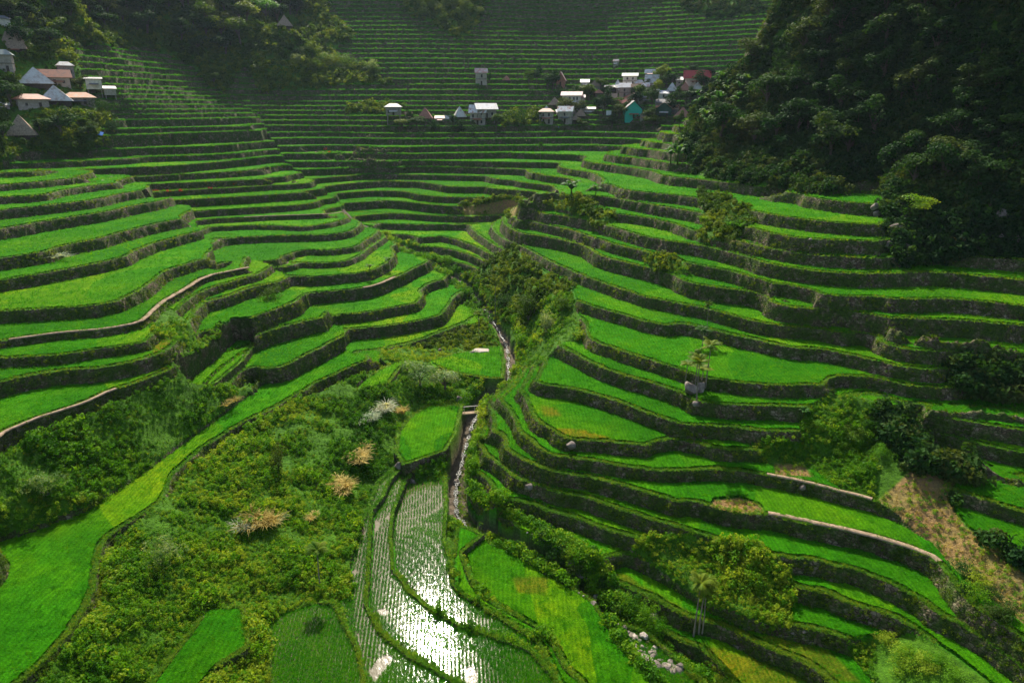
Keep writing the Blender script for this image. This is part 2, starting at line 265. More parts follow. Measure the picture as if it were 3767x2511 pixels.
for rid,nm,tab in ((0,'CR',CRZ),(1,'LL',LLZ),(2,'LM',LMZ)):
    cs=[(p,np.full(len(p),float(n))) for n,p in LW[nm]]
    cs+=[(p,inv(tab,p[:,2])) for p in (GP if nm!='LL' else GP[:0])]
    cs.append((STW,inv(tab,STW[:,2])))
    if nm=='LL': cs.append((samp([at_z(u,v,-52.5) for u,v in ((90,1700),(260,1430),(330,1290),(480,1120),(700,960),(900,850))]),inv(LLZ,np.full(1,-53.5))[0]*np.ones(1)))
    if nm=='LL': cs[-1]=(cs[-1][0],np.full(len(cs[-1][0]),-1.5))
    G=solve(cs)
    if rid!=1:   # beyond the traced levels the terraces break and restart along short cross walls
        lim=12.9 if rid==0 else 20.9
        nf=np.clip((G-lim)*3,0,1)
        sec=np.floor(TH*13+fbm(X/60,Y/60,2,3)*.9+.35*np.floor(G/5)); off=(hsh(sec,np.floor(G/5)*0,11)-.5)*1.1
        nm_=np.clip((G-(5.5 if rid==0 else 12.5))*1.5,0,1)*(1-nf)*(RR>265); G=G+nm_*(.38*(hsh(np.floor(TH*22+fbm(X/40,Y/40,2,8)+.7*np.floor(G)),np.floor(G),41)-.5)*(hsh(np.floor(TH*9),np.floor(G),43)>.35))
        G=G+nf*(off*np.clip(hsh(sec,sec*0,5)*2-.4,0,1)+.22*fbm(X/30,Y/30,2,21))
    gr=np.hypot(np.gradient(G,axis=0)/(RR*dl),np.gradient(G,axis=1)/(RR*dth)); gr=blur(gr,2)
    G=G+np.clip(wob*np.minimum(gr,.5),-.3,.3)
    n=np.floor(G); t=G-n
    kk=np.array(sorted(tab)); zz=np.array([tab[i] for i in kk]); n=np.clip(n,kk[0],kk[-2])
    zl=zz[(n-kk[0]).astype(int)]; zh=zz[(n-kk[0]).astype(int)+1]
    w=np.clip(np.maximum(.45+.1*(zh-zl),RR*dl*1.3)*gr,.04,.7)
    s=np.clip((t-(1-w))/w,0,1); s=s**.8
    lip=np.clip(1-np.abs(t/np.maximum(gr,1e-3)-.35)/.55,0,1)*.28
    z=zl+(zh-zl)*s+lip*(s<=0)
    m=REG==rid
    GF[m]=(n+(s>0.02))[m]; ZT[m]=z[m]; ZS[m]=np.interp(G,kk,zz)[m]
    EDGE[m]=(t/np.maximum(gr,1e-3))[m]; WALLT[m]=s[m]
m=REG==3; ZT[m]=Z0[m]; ZS[m]=Z0[m]; GF[m]=-99
# wild ground
wm=np.zeros(Z0.shape,bool)
for p in WILD: wm|=inpoly(U0,V0,p)
wm|=(REG==3)
wmf=blur(wm.astype(float),6)
hum=fbm(X/5,Y/5,4,31)*.9+fbm(X/18,Y/18,2,37)*1.3
ZT=ZT*(1-wmf)+(ZS+hum-.2)*wmf
# the paddies of the valley floor
VK=list(VW); PID=np.full(Z0.shape,-1); 
for i,k in enumerate(VK):
    z,_=VP[k]; P=[(p[0],p[1]) for p in VW[k]]
    mm=inpoly(X+wob*.25,Y+wob*.25,P); PID[mm]=i
same=np.ones(Z0.shape)*9
def dist_edge(P):
    d=np.full(Z0.shape,99.0)
    ys=[p[1] for p in P];xs=[p[0] for p in P]
    bb=(X>min(xs)-4)&(X<max(xs)+4)&(Y>min(ys)-4)&(Y<max(ys)+4); x=X[bb];y=Y[bb]; dd=np.full(x.shape,99.)
    for a,b in zip(P,P[1:]+P[:1]):
        ax,ay=a[:2];bx,by=b[:2];L=(bx-ax)**2+(by-ay)**2+1e-9
        t=np.clip(((x-ax)*(bx-ax)+(y-ay)*(by-ay))/L,0,1); dd=np.minimum(dd,np.hypot(x-ax-t*(bx-ax),y-ay-t*(by-ay)))
    d[bb]=dd; return d
BUND=np.zeros(Z0.shape,bool); PE=np.full(Z0.shape,99.0)
for i,k in enumerate(VK):
    mm=PID==i; d=dist_edge(VW[k]); z=VP[k][0]
    ZT[mm]=z; PE=np.minimum(PE,np.where(mm,d,99)); 
# bunds sit on the downhill side of each shared border
for i,k in enumerate(VK):
    mm=PID==i; z=VP[k][0]; d=dist_edge(VW[k])
    # neighbouring height just outside
    edge=mm&(d<.8)
    lower=blur(((PID!=i)&(ZT<z-.25)).astype(float),10 if k!='V1' else 14)>.004
    b=edge&lower; ZT[b]=z+.32*np.clip((.8-d[b])/.3,0,1); BUND|=b
# stream bed
sx,sy,sz=STW[::4,0],STW[::4,1],STW[::4,2]
SD=np.full(Z0.shape,99.0); SZ=np.zeros(Z0.shape)
for i in range(len(sx)):
    if math.hypot(sx[i],sy[i])>260: break
    bb=(np.abs(X-sx[i])<4)&(np.abs(Y-sy[i])<4) if False else None
    a0=math.atan2(sx[i],sy[i]); r0=math.hypot(sx[i],sy[i]); ja=int((a0+AZ)/dth); ia=int(np.searchsorted(lr,math.log(r0))); da=int(4/(r0*dth))+1; dr=int(4/(r0*.0026))+9
    j0,j1,i0,i1=max(ja-da,0),ja+da,max(ia-dr,0),ia+dr
    if j0>=NA or i0>=NR or j1<0 or i1<0: continue
    sl=(slice(i0,i1),slice(j0,j1)); d=np.hypot(X[sl]-sx[i],Y[sl]-sy[i]); q=d<SD[sl]
    SD[sl]=np.where(q,d,SD[sl]); SZ[sl]=np.where(q,sz[i],SZ[sl])
sw=1.05+.55*((RR>86)&(RR<150))+fbm(X/4,Y/4,2,71)*.5; st=SD<sw
ZT=np.where(st&(PID<0),SZ-1.0+fbm(X/1.2,Y/1.2,3,73)*.35,ZT)
STR=st&(PID<0)
inb=[inpoly(U0,V0,p) for p in BARE]; bare=np.zeros(Z0.shape,bool)
for b in inb: bare|=b
yel=np.zeros(Z0.shape)
for p in YEL: yel=np.maximum(yel,inpoly(U0,V0,p).astype(float))
yel=blur(yel,8)
ZW=ZT+OFF
def ground(x,y):
    a=(math.atan2(x,y)+AZ)/dth; l=np.searchsorted(lr,math.log(math.hypot(x,y)))
    i=min(max(int(l),0),NR-2); j=min(max(int(a),0),NA-2)
    return float(ZW[i,j])
def hit(u,v,lo=38.0,hi=660.0):
    """where the sight line meets the ground -> world x,y,z"""
    r=ray(u,v); hh=math.hypot(r[0],r[1]); rr=np.arange(lo,hi,.25); t=rr/hh
    a=math.atan2(r[0],r[1]); j=int(round((a+AZ)/dth)); j=min(max(j,0),NA-1)
    zg=np.interp(np.log(rr),lr,ZT[:,j]); below=np.nonzero(zg>=r[2]*t)[0]
    if len(below)==0: k=-1
    else: k=below[0]
    return r[0]*t[k],r[1]*t[k],float(zg[k])+OFF
def pxm(x,y,z): # metres per photo unit at a point
    return (y*cP-(z-OFF)*sP)/F
# ================================================================== materials
def newmat(n):
    m=bpy.data.materials.new(n); m.use_nodes=True; nt=m.node_tree; nt.nodes.clear(); return m,nt,nt.nodes,nt.links
def nd(N,t,**k):
    n=N.new(t)
    for a,b in k.items():
        if a in n.inputs: n.inputs[a].default_value=b
        else: setattr(n,a,b)
    return n
def noise(N,L,co,scale,detail=3,rough=.6):
    n=nd(N,'ShaderNodeTexNoise'); n.inputs['Scale'].default_value=scale; n.inputs['Detail'].default_value=detail; n.inputs['Roughness'].default_value=rough
    L.new(co,n.inputs['Vector']); return n.outputs['Fac']
def ramp(N,L,fac,stops):
    r=N.new('ShaderNodeValToRGB'); e=r.color_ramp.elements
    while len(e)>1: e.remove(e[0])
    e[0].position=stops[0][0]; e[0].color=(*stops[0][1],1)
    for p,c in stops[1:]:
        q=e.new(p); q.color=(*c,1)
    L.new(fac,r.inputs['Fac']); return r.outputs['Color']
def mixc(N,L,a,b,f,mode='MIX'):
    m=N.new('ShaderNodeMix'); m.data_type='RGBA'; m.blend_type=mode
    for s,i in ((f,0),(a,6),(b,7)):
        if hasattr(s,'links'): L.new(s,m.inputs[i])
        elif i==0: m.inputs[0].default_value=s
        else: m.inputs[i].default_value=(*s,1) if len(s)==3 else s
    return m.outputs[2]
def out(N,L,sh):
    o=N.new('ShaderNodeOutputMaterial'); L.new(sh,o.inputs['Surface']); return o
def bsdf(N,L,col,rough=.8,spec=.3,bump=None,bstr=.5,bdist=.1,metal=0):
    b=N.new('ShaderNodeBsdfPrincipled')
    if hasattr(col,'links'): L.new(col,b.inputs['Base Color'])
    else: b.inputs['Base Color'].default_value=(*col,1)
    b.inputs['Roughness'].default_value=rough; b.inputs['Specular IOR Level'].default_value=spec; b.inputs['Metallic'].default_value=metal
    if bump is not None:
        q=N.new('ShaderNodeBump'); q.inputs['Strength'].default_value=bstr; q.inputs['Distance'].default_value=bdist; L.new(bump,q.inputs['Height']); L.new(q.outputs[0],b.inputs['Normal'])
    return b
def pos(N): return N.new('ShaderNodeNewGeometry').outputs['Position']
def leafmat(name,cols,trans=.5,rough=.7,patch=.05,tcol=None,spec=.08):
    m,nt,N,L=newmat(name); oi=N.new('ShaderNodeObjectInfo'); p=pos(N)
    n1=noise(N,L,p,patch,2); n2=noise(N,L,p,1.3,2)
    a=nd(N,'ShaderNodeMath',operation='MULTIPLY_ADD'); L.new(oi.outputs['Random'],a.inputs[0]); a.inputs[1].default_value=.5; 
    b=nd(N,'ShaderNodeMath',operation='MULTIPLY_ADD'); L.new(n1,b.inputs[0]); b.inputs[1].default_value=1.3; b.inputs[2].default_value=-.55
    L.new(b.outputs[0],a.inputs[2])
    c=nd(N,'ShaderNodeMath',operation='MULTIPLY_ADD'); L.new(n2,c.inputs[0]); c.inputs[1].default_value=.35; L.new(a.outputs[0],c.inputs[2])
    k=len(cols); col=ramp(N,L,c.outputs[0],[(.08+.75*i/(k-1),cc) for i,cc in enumerate(cols)])
    s=bsdf(N,L,col,rough,spec); t=N.new('ShaderNodeBsdfTranslucent')
    tc=mixc(N,L,col,tcol or (1.5,1.35,.5),1.0,'MULTIPLY'); L.new(tc,t.inputs['Color'])
    mx=N.new('ShaderNodeMixShader'); mx.inputs[0].default_value=trans; L.new(s.outputs[0],mx.inputs[1]); L.new(t.outputs[0],mx.inputs[2]); out(N,L,mx.outputs[0]); return m
M={}
# retaining walls: dry stone with moss and grass
def wallmat():
    m,nt,N,L=newmat('dry_stone'); p=pos(N)
    mp=N.new('ShaderNodeMapping'); mp.inputs['Scale'].default_value=(1,1,1.35); L.new(p,mp.inputs[0])
    ns=noise(N,L,p,.9,2); 
    v=nd(N,'ShaderNodeTexVoronoi'); v.inputs['Scale'].default_value=1.9; v.inputs['Randomness'].default_value=1; L.new(mp.outputs[0],v.inputs['Vector'])
    vd=nd(N,'ShaderNodeTexVoronoi',feature='DISTANCE_TO_EDGE'); vd.inputs['Scale'].default_value=1.9; L.new(mp.outputs[0],vd.inputs['Vector'])
    sep=N.new('ShaderNodeSeparateColor'); L.new(v.outputs['Color'],sep.inputs[0])
    stone=ramp(N,L,sep.outputs[0],[(0,(.075,.05,.03)),(.45,(.17,.12,.075)),(.8,(.24,.18,.12)),(1,(.32,.25,.18))])
    gap=ramp(N,L,vd.outputs['Distance'],[(0,(.06,.06,.06)),(.11,(1,1,1))])
    stone=mixc(N,L,stone,gap,1.0,'MULTIPLY')
    moss=ramp(N,L,noise(N,L,p,2.5,3),[(.3,(.02,.045,.005)),(.6,(.055,.10,.01)),(.8,(.11,.15,.015))])
    mf=ramp(N,L,noise(N,L,p,.4,5,.75),[(.38,(0,0,0)),(.56,(1,1,1))])
    col=mixc(N,L,stone,moss,mf)
    hb=nd(N,'ShaderNodeMath',operation='ADD'); L.new(vd.outputs['Distance'],hb.inputs[0]); L.new(noise(N,L,p,4,3),hb.inputs[1])
    b=bsdf(N,L,col,.9,.2,hb.outputs[0],.9,.35); out(N,L,b.outputs[0]); return m
M['wall']=wallmat()
def groundmat():
    m,nt,N,L=newmat('terrace_ground'); p=pos(N); at=N.new('ShaderNodeAttribute'); at.attribute_name='col'
    v1=ramp(N,L,noise(N,L,p,.12,4),[(.25,(.7,.78,.8)),(.75,(1.25,1.15,1.0))])
    v2=ramp(N,L,noise(N,L,p,2.2,4,.7),[(.3,(.55,.6,.6)),(.7,(1.4,1.35,1.2))])
    c=mixc(N,L,mixc(N,L,at.outputs['Color'],v1,1.0,'MULTIPLY'),v2,1.0,'MULTIPLY')
    b=bsdf(N,L,c,.9,.15,noise(N,L,p,3,5,.75),.9,.5); out(N,L,b.outputs[0]); return m
M['ground']=groundmat()
def ricemat(name='rice_canopy'):
    m,nt,N,L=newmat(name); p=pos(N); at=N.new('ShaderNodeAttribute'); at.attribute_name='col'
    # plant rows and the mottling of the crop
    wv=nd(N,'ShaderNodeTexWave',wave_type='BANDS'); wv.inputs['Scale'].default_value=.55; wv.inputs['Distortion'].default_value=2.5; wv.inputs['Detail'].default_value=2; wv.inputs['Detail Scale'].default_value=1.2; L.new(p,wv.inputs['Vector'])
    v0=ramp(N,L,wv.outputs['Fac'],[(0,(.8,.84,.8)),(1,(1.1,1.08,1.05))])
    v1=ramp(N,L,noise(N,L,p,.09,4),[(.25,(.55,.74,.8)),(.5,(1,1,1)),(.72,(2.0,1.2,.8))])
    v2=ramp(N,L,noise(N,L,p,5,3,.7),[(.3,(.55,.6,.55)),(.7,(1.35,1.3,1.25))])
    v3=ramp(N,L,noise(N,L,p,.6,3,.6),[(.3,(.72,.8,.8)),(.7,(1.3,1.18,1.0))])
    c=mixc(N,L,mixc(N,L,mixc(N,L,mixc(N,L,at.outputs['Color'],v3,1.0,'MULTIPLY'),v1,1.0,'MULTIPLY'),v2,1.0,'MULTIPLY'),v0,1.0,'MULTIPLY')
    s=bsdf(N,L,c,.85,.03,noise(N,L,p,6,3,.8),1.0,.35); t=N.new('ShaderNodeBsdfTranslucent'); L.new(c,t.inputs['Color'])
    mx=N.new('ShaderNodeMixShader'); mx.inputs[0].default_value=.15; L.new(s.outputs[0],mx.inputs[1]); L.new(t.outputs[0],mx.inputs[2]); out(N,L,mx.outputs[0]); return m
M['rice']=ricemat()
def watermat():
    m,nt,N,L=newmat('paddy_water'); p=pos(N)
    b=bsdf(N,L,(.07,.06,.02),.1,.3,noise(N,L,p,1.6,3,.6),.3,.05); out(N,L,b.outputs[0]); return m
M['water']=watermat()
def soilmat(n,stops,sc=.8):
    m,nt,N,L=newmat(n); p=pos(N); b=bsdf(N,L,ramp(N,L,noise(N,L,p,sc,5,.7),stops),.95,.15,noise(N,L,p,3,4),.7,.15); out(N,L,b.outputs[0]); return m
M['path']=soilmat('trodden_clay',[(.3,(.17,.12,.075)),(.7,(.42,.31,.21))],1.5)
M['rock']=soilmat('river_rock',[(.3,(.09,.075,.062)),(.55,(.24,.2,.17)),(.75,(.4,.35,.3))],.9)
M['palerock']=soilmat('pale_rock',[(.3,(.3,.25,.2)),(.7,(.6,.52,.45))],1.2)
M['ricetuft']=leafmat('rice_blades',[(.02,.16,.002),(.045,.26,.003),(.13,.34,.004)],.45,.6,.06)
M['dimrice']=leafmat('dimmed_distant_rice_blades',[(.03,.17,.012),(.06,.25,.014),(.10,.28,.018)],.4,.7,.03)  # duller greens: the dimness of the clouded far hillside is put into the colour
M['lipgrass']=leafmat('bund_grass',[(.03,.15,.005),(.08,.23,.008),(.19,.27,.015)],.55,.6,.05)
M['fern']=leafmat('wall_ferns',[(.025,.065,.004),(.06,.13,.006),(.17,.23,.012)],.4,.6,.07)
M['bush']=leafmat('undergrowth_leaves',[(.022,.10,.003),(.055,.19,.005),(.12,.29,.008),(.27,.36,.02)],.42,.5,.045)
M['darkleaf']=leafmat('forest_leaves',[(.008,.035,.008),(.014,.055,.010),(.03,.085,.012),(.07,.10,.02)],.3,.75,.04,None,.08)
M['palm']=leafmat('palm_fronds',[(.015,.07,.005),(.045,.13,.008),(.17,.22,.012)],.3,.6,.3)
M['banana']=leafmat('banana_leaves',[(.02,.09,.015),(.04,.13,.02),(.09,.18,.03)],.35,.6,.3)
M['silver']=leafmat('pale_reeds',[(.10,.2,.07),(.25,.33,.2),(.5,.5,.36)],.4,.5,.5)
M['dry']=leafmat('dry_reeds',[(.18,.14,.025),(.40,.31,.07),(.58,.47,.15)],.45,.6,.5,(1.2,1.1,.8))
M['red']=leafmat('red_leaves',[(.25,.03,.02),(.4,.06,.03),(.5,.14,.05)],.4,.5,.5,(1.2,.8,.6))
def plain(n,c,rough=.7,var=.25,sc=1.5,metal=0,spec=.3,bump=0):
    m,nt,N,L=newmat(n); p=pos(N); a=tuple(x*(1-var) for x in c); b_=tuple(min(1,x*(1+var)) for x in c)
    nn=noise(N,L,p,sc,4,.7); b=bsdf(N,L,ramp(N,L,nn,[(.3,a),(.7,b_)]),rough,spec,nn if bump else None,bump,.1,metal); out(N,L,b.outputs[0]); return m
M['bark']=plain('bark',(.11,.085,.06),.9,.4,3,bump=.6); M['palmbark']=plain('palm_bark',(.2,.17,.13),.8,.3,2)
def metal(n,c,c2,band=1.2):
    m,nt,N,L=newmat(n); p=pos(N)
    wv=nd(N,'ShaderNodeTexWave',wave_type='BANDS',bands_direction='X'); wv.inputs['Scale'].default_value=band; L.new(p,wv.inputs['Vector'])
    col=ramp(N,L,noise(N,L,p,.55,4,.7),[(.46,c),(.62,c2)]); r=ramp(N,L,wv.outputs['Fac'],[(0,(.8,.8,.8)),(1,(1.1,1.1,1.1))])
    b=bsdf(N,L,mixc(N,L,col,r,1.0,'MULTIPLY'),.55,.4,wv.outputs['Fac'],.4,.08,.0); out(N,L,b.outputs[0]); return m
M['tin']=metal('weathered_tin',(.66,.65,.62),(.45,.36,.3)); M['whitetin']=metal('white_tin',(.66,.66,.68),(.5,.46,.42)); M['greytin']=metal('grey_tin',(.17,.18,.2),(.12,.11,.11)); M['rusttin']=metal('rusty_tin',(.42,.15,.08),(.26,.12,.08)); M['redtin']=metal('red_tin',(.5,.06,.05),(.36,.06,.05)); M['pinktin']=metal('faded_red_tin',(.55,.28,.26),(.6,.55,.52)); M['greentin']=metal('grey_green_tin',(.2,.27,.26),(.28,.3,.28)); M['mixtin']=metal('white_and_rust_tin',(.8,.8,.8),(.45,.17,.12)); M['orangetin']=metal('orange_rust_tin',(.6,.27,.13),(.5,.36,.26))
M['thatch']=plain('brown_thatch',(.3,.22,.16),.95,.45,2.2,bump=1); M['redthatch']=plain('reddish_thatch',(.36,.17,.12),.95,.4,2.2,bump=1)
M['plank']=plain('grey_planks',(.27,.23,.2),.9,.4,2); M['darkwood']=plain('dark_wood',(.06,.045,.035),.9,.4,2); M['plaster']=plain('pale_plaster',(.6,.55,.48),.85,.3,.8); M['concrete']=plain('raw_concrete',(.36,.31,.27),.9,.3,1.2); M['teal']=plain('teal_paint',(.02,.42,.34),.6,.08,1); M['dgreen']=plain('dark_green_paint',(.02,.07,.05),.6,.2,1); M['glass']=plain('dark_window',(.02,.02,.025),.2,.1,1,spec=.5); M['white']=plain('white_sheet',(.8,.8,.8),.8,.05,1); M['blue']=plain('blue_cloth',(.05,.2,.6),.8,.1,1); M['skin']=plain('skin',(.35,.2,.13),.6,.1,1); M['darkcloth']=plain('dark_cloth',(.03,.035,.05),.8,.1,1); M['orange']=plain('orange_cloth',(.7,.3,.12),.8,.1,1); M['yellow']=plain('yellow_cloth',(.75,.6,.1),.8,.1,1)
# ================================================================== object helpers
def tag(o,label=None,cat=None,group=None,kind=None):
    if label:o['label']=label
    if cat:o['category']=cat
    if group:o['group']=group
    if kind:o['kind']=kind
    return o
def meshobj(name,V,Fc,mat,parent=None,smooth=False,loc=None):
    me=bpy.data.meshes.new(name); me.from_pydata([tuple(map(float,v)) for v in V],[],Fc); me.update()
    for mm in (mat if isinstance(mat,(list,tuple)) else [mat]): me.materials.append(mm)
    if smooth: me.polygons.foreach_set('use_smooth',[True]*len(me.polygons))
    o=bpy.data.objects.new(name,me); COL.objects.link(o)
    if parent: o.parent=parent
    if loc is not None: o.location=loc
    return o
def npmesh(name,V,Q,mat,smooth=True,col=None,loc=(0,0,0)):
    me=bpy.data.meshes.new(name); k=Q.shape[1]
    me.vertices.add(len(V)); me.vertices.foreach_set('co',V.astype(np.float32).ravel())
    me.loops.add(Q.size); me.loops.foreach_set('vertex_index',Q.astype(np.int32).ravel())
    me.polygons.add(len(Q)); me.polygons.foreach_set('loop_start',np.arange(0,Q.size,k,dtype=np.int32))
    me.polygons.foreach_set('use_smooth',np.full(len(Q),smooth))
    me.update(calc_edges=True); me.materials.append(mat)
    if col is not None:
        a=me.color_attributes.new('col','FLOAT_COLOR','POINT'); a.data.foreach_set('color',np.concatenate([col,np.ones((len(col),1))],1).astype(np.float32).ravel())
    o=bpy.data.objects.new(name,me); COL.objects.link(o); o.location=loc; return o
def empty(name,loc,rz=0):
    o=bpy.data.objects.new(name,None); COL.objects.link(o); o.location=loc; o.rotation_euler=(0,0,rz); o.empty_display_size=.3; return o
def copy_tree(o,parent=None):
    c=o.copy(); COL.objects.link(c); c.parent=parent
    for ch in list(o.children): copy_tree(ch,c)
    return c
# ================================================================== terrain objects
idx=np.arange(NR*NA).reshape(NR,NA)
Q=np.stack([idx[:-1,:-1],idx[:-1,1:],idx[1:,1:],idx[1:,:-1]],-1).reshape(-1,4)
fx=X.ravel(); fy=Y.ravel(); fz=ZW.ravel()
wallf=WALLT.ravel(); pid=PID.ravel(); wildf=np.where(pid>=0,0,wmf.ravel()); reg=REG.ravel(); gf=GF.ravel(); edg=EDGE.ravel(); pe=PE.ravel(); strm=STR.ravel(); bun=BUND.ravel(); yl=yel.ravel(); br=blur(bare.astype(float),3).ravel()
zq=fz[Q]; dz=zq.max(1)-zq.min(1); cell=(RR*np.maximum(dth,dl)).ravel()[Q[:,0]]
steep=(dz/(cell*1.3)>1.15)&(dz>.28)
wq=wildf[Q].min(1); sq=strm[Q].any(1); pq=pid[Q].max(1)
isw=((wallf[Q].max(1)>.02)|steep)&((wq<.5)|((pq>=0)&steep))&~sq
wet=np.zeros(len(fx)); 
for i,k in enumerate(VK):
    if k in WET: wet[pid==i]=WET[k]
wetv=(wet>0)&~bun&(pe>.25)
# colours of what grows or lies there; far crops also carry painted dimness
def C3(*c): return np.array(c,float)
rice=C3(.042,.25,.002); lipc=C3(.075,.21,.008); wildc=C3(.06,.17,.006); barec=C3(.30,.19,.09); mud=C3(.10,.085,.04); yelc=C3(.17,.18,.012)
n1=fbm(X/25,Y/25,3,101).ravel(); n2=fbm(X/6,Y/6,3,103).ravel()
colv=np.tile(rice,(len(fx),1))
def mixin(c,f): 
    global colv; f=np.clip(f,0,1)[:,None]; colv=colv*(1-f)+c*f
# every terrace has its own tone: planted at its own time
tone=hsh((gf*7+reg*131+pid*17).astype(int),np.floor((TH.ravel())*14+n1*2).astype(int),77)
colv=colv*(.8+.4*tone[:,None]); mixin(C3(.15,.33,.003),(tone>.7)*.5+n1*.6)
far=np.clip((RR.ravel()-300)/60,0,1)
mixin(C3(.03,.18,.012),far*.7)  # far crop dulled: its dimness under clouds is mixed into the colour
mixin(yelc,yl*.75)
ricecol=colv.copy()
mixin(lipc*.8,((edg<.75)&(wildf<.5))*1.0); mixin(C3(.10,.22,.012),bun*1.)
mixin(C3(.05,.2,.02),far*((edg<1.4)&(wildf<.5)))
mixin(wildc*(1),wildf); mixin(mud,wetv*1.); mixin(barec*(1),br*(1-.55*np.clip(n2+.3,0,1)))
mixin(C3(.16,.13,.11),strm*1.)
colv*= (1+.12*n2[:,None])
Pall=np.stack([fx,fy,fz],1)
def submesh(name,fm,mat,dzv=None,col=None,org=False):
    q=Q[fm]; u,inv_=np.unique(q,return_inverse=True); v=Pall[u].copy()
    if dzv is not None: v[:,2]+=dzv[u]
    loc=(0,0,0)
    if org: 
        c=v.mean(0); c[2]=v[:,2].min(); v-=c; loc=tuple(c)
    return npmesh(name,v,inv_.reshape(q.shape),mat,True,None if col is None else col[u],loc)
# stone roughness: vertices of the walls are pushed in and out
rn=fbm(X/1.1,Y/1.1+Z0/1.1,3,55).ravel()*.25*(wallf>.02)*(wallf<.98)
azr=TH.ravel(); Pall[:,0]-=np.sin(azr)*rn; Pall[:,1]-=np.cos(azr)*rn
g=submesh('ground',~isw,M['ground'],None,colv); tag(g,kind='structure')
wetq=wetv[Q].all(1)
wo=submesh('water',wetq,M['water'],np.full(len(fx),.05)); tag(wo,kind='structure')
vis=(np.hypot(fx,fy)<420)
# only what the viewpoint region can see of the crop
ricev=(wildf<.3)&(br<.3)&~strm&~wetv&(((pid<0)&(reg!=3)&(wallf<=.0)&(edg>.8))|((pid>=0)&~bun&(pe>.5)))
rq=ricev[Q].all(1)&~isw
rh=(.38+.12*fbm(X/.7,Y/.7,3,61).ravel())
ro=submesh('rice',rq,M['rice'],rh,ricecol); tag(ro,kind='stuff')
# walls, one object for each retaining wall
def Uf_w(i): return proj(fx[i],fy[i],fz[i]-OFF)[0]
ORD=['first','second','third','fourth','fifth','sixth','seventh','eighth','ninth','tenth','eleventh','twelfth','thirteenth','fourteenth','fifteenth','sixteenth','seventeenth','eighteenth','nineteenth','twentieth']
def ordn(n):
    if n<=20: return ORD[n-1]
    t,u=divmod(n,10); T={2:'twent',3:'thirt',4:'fort',5:'fift',6:'sixt'}[t]
    return T+'ieth' if u==0 else T+'y-'+ORD[u-1]
VN={'V9':'below the big green paddy left of the boulder stream','V10':'round the small yellowish paddy at the bottom edge','V6':'beside the narrow green paddy strip left of the stream','V2':'below the right-hand flooded paddy with glinting water','V3':'grassy bund below the widest flooded silver paddy','V5':'below the narrow flooded paddy nearest the bushy slope','V7':'beside the speckled flooded paddy under the lone palm','V8':'round the small yellow-green paddy at the bottom left','V1':'below the square green paddy beside the small bridge','V0':'below the little paddy with the pale flat rock','VA':'short ramp-shaped wall beside the flowering tree','VB':'round the small isolated paddy among bushes on the left'}
wf=np.nonzero(isw)[0]; top=Q[wf,np.argmax(fz[Q[wf]],1)]
key=np.where(pid[top]>=0,900+pid[top],np.where(reg[top]==3,1999,reg[top]*200+100+gf[top])).astype(int)

# each continuous run of wall is one object
NF=NA-1; fk=np.full(len(Q),-1,int); fk[wf]=key; fk=fk.tolist(); comp={}; seen=bytearray(len(Q)); comps=[]
for f0 in wf.tolist():
    if seen[f0]: continue
    k0=fk[f0]; st_=[f0]; seen[f0]=1; mem=[]
    while st_:
        f=st_.pop(); mem.append(f); c=f%NF
        for d in (-NF-1,-NF,-NF+1,-1,1,NF-1,NF,NF+1,2*NF,-2*NF):
            h=f+d
            if 0<=h<len(fk) and not seen[h] and fk[h]==k0 and abs(h%NF-c)<3: seen[h]=1; st_.append(h)
    comps.append((k0,mem))
loose=np.zeros(len(Q),bool); big={}
comps.sort(key=lambda c:-len(c[1])); cnt=0
for k0,mem in comps:
    if k0==1999 or len(mem)<(70 if cnt<230 else 10**9): loose[mem]=True
    else: big.setdefault(k0,[]).append(mem); cnt+=1
if loose.any():
    isg=np.zeros(len(fx),bool); colw=colv.copy()
    o=submesh('terrain_steps',loose,M['wall']); tag(o,kind='structure')
for kx,lst in big.items():
    lst.sort(key=lambda m:float(Uf_w(Q[np.array(m),0]).mean()))
    if kx>=900: base='low mossy wall '+VN[VK[kx-900]]
    else:
        r,n=divmod(kx,200); n-=100
        if r==0:
            if n<=0: base='stone wall on the right slope, %s terrace up from stream'%ordn(max(1,n+13))
            elif n<=12: base='wall across the valley head, %s terrace below the village'%ordn(13-n)
            else: base='thin wall on the far hillside, %s terrace above village'%ordn(n-12)
        elif r==1: base='grassy wall on the near left slope, %s above long paddy'%ordn(n) if n>0 else 'bank wall %s below the long curved paddy'%ordn(1-n)
        else: base='stone wall left of the stream gully, %s terrace up'%ordn(n+1) if n>=0 else 'low stone bank left of the stream, %s above the water'%ordn(-n)
    m=len(lst)
    for i_,mem in enumerate(lst):
        fm=np.zeros(len(Q),bool); fm[mem]=True
        sfx='' if m==1 else (', left run' if i_==0 else ', right run') if m==2 else ', %s run from left'%ordn(i_+1)
        o=submesh('terrace_wall',fm,M['wall'],org=True); tag(o,base+sfx,'terrace wall','stone walls of the rice terraces','thing')
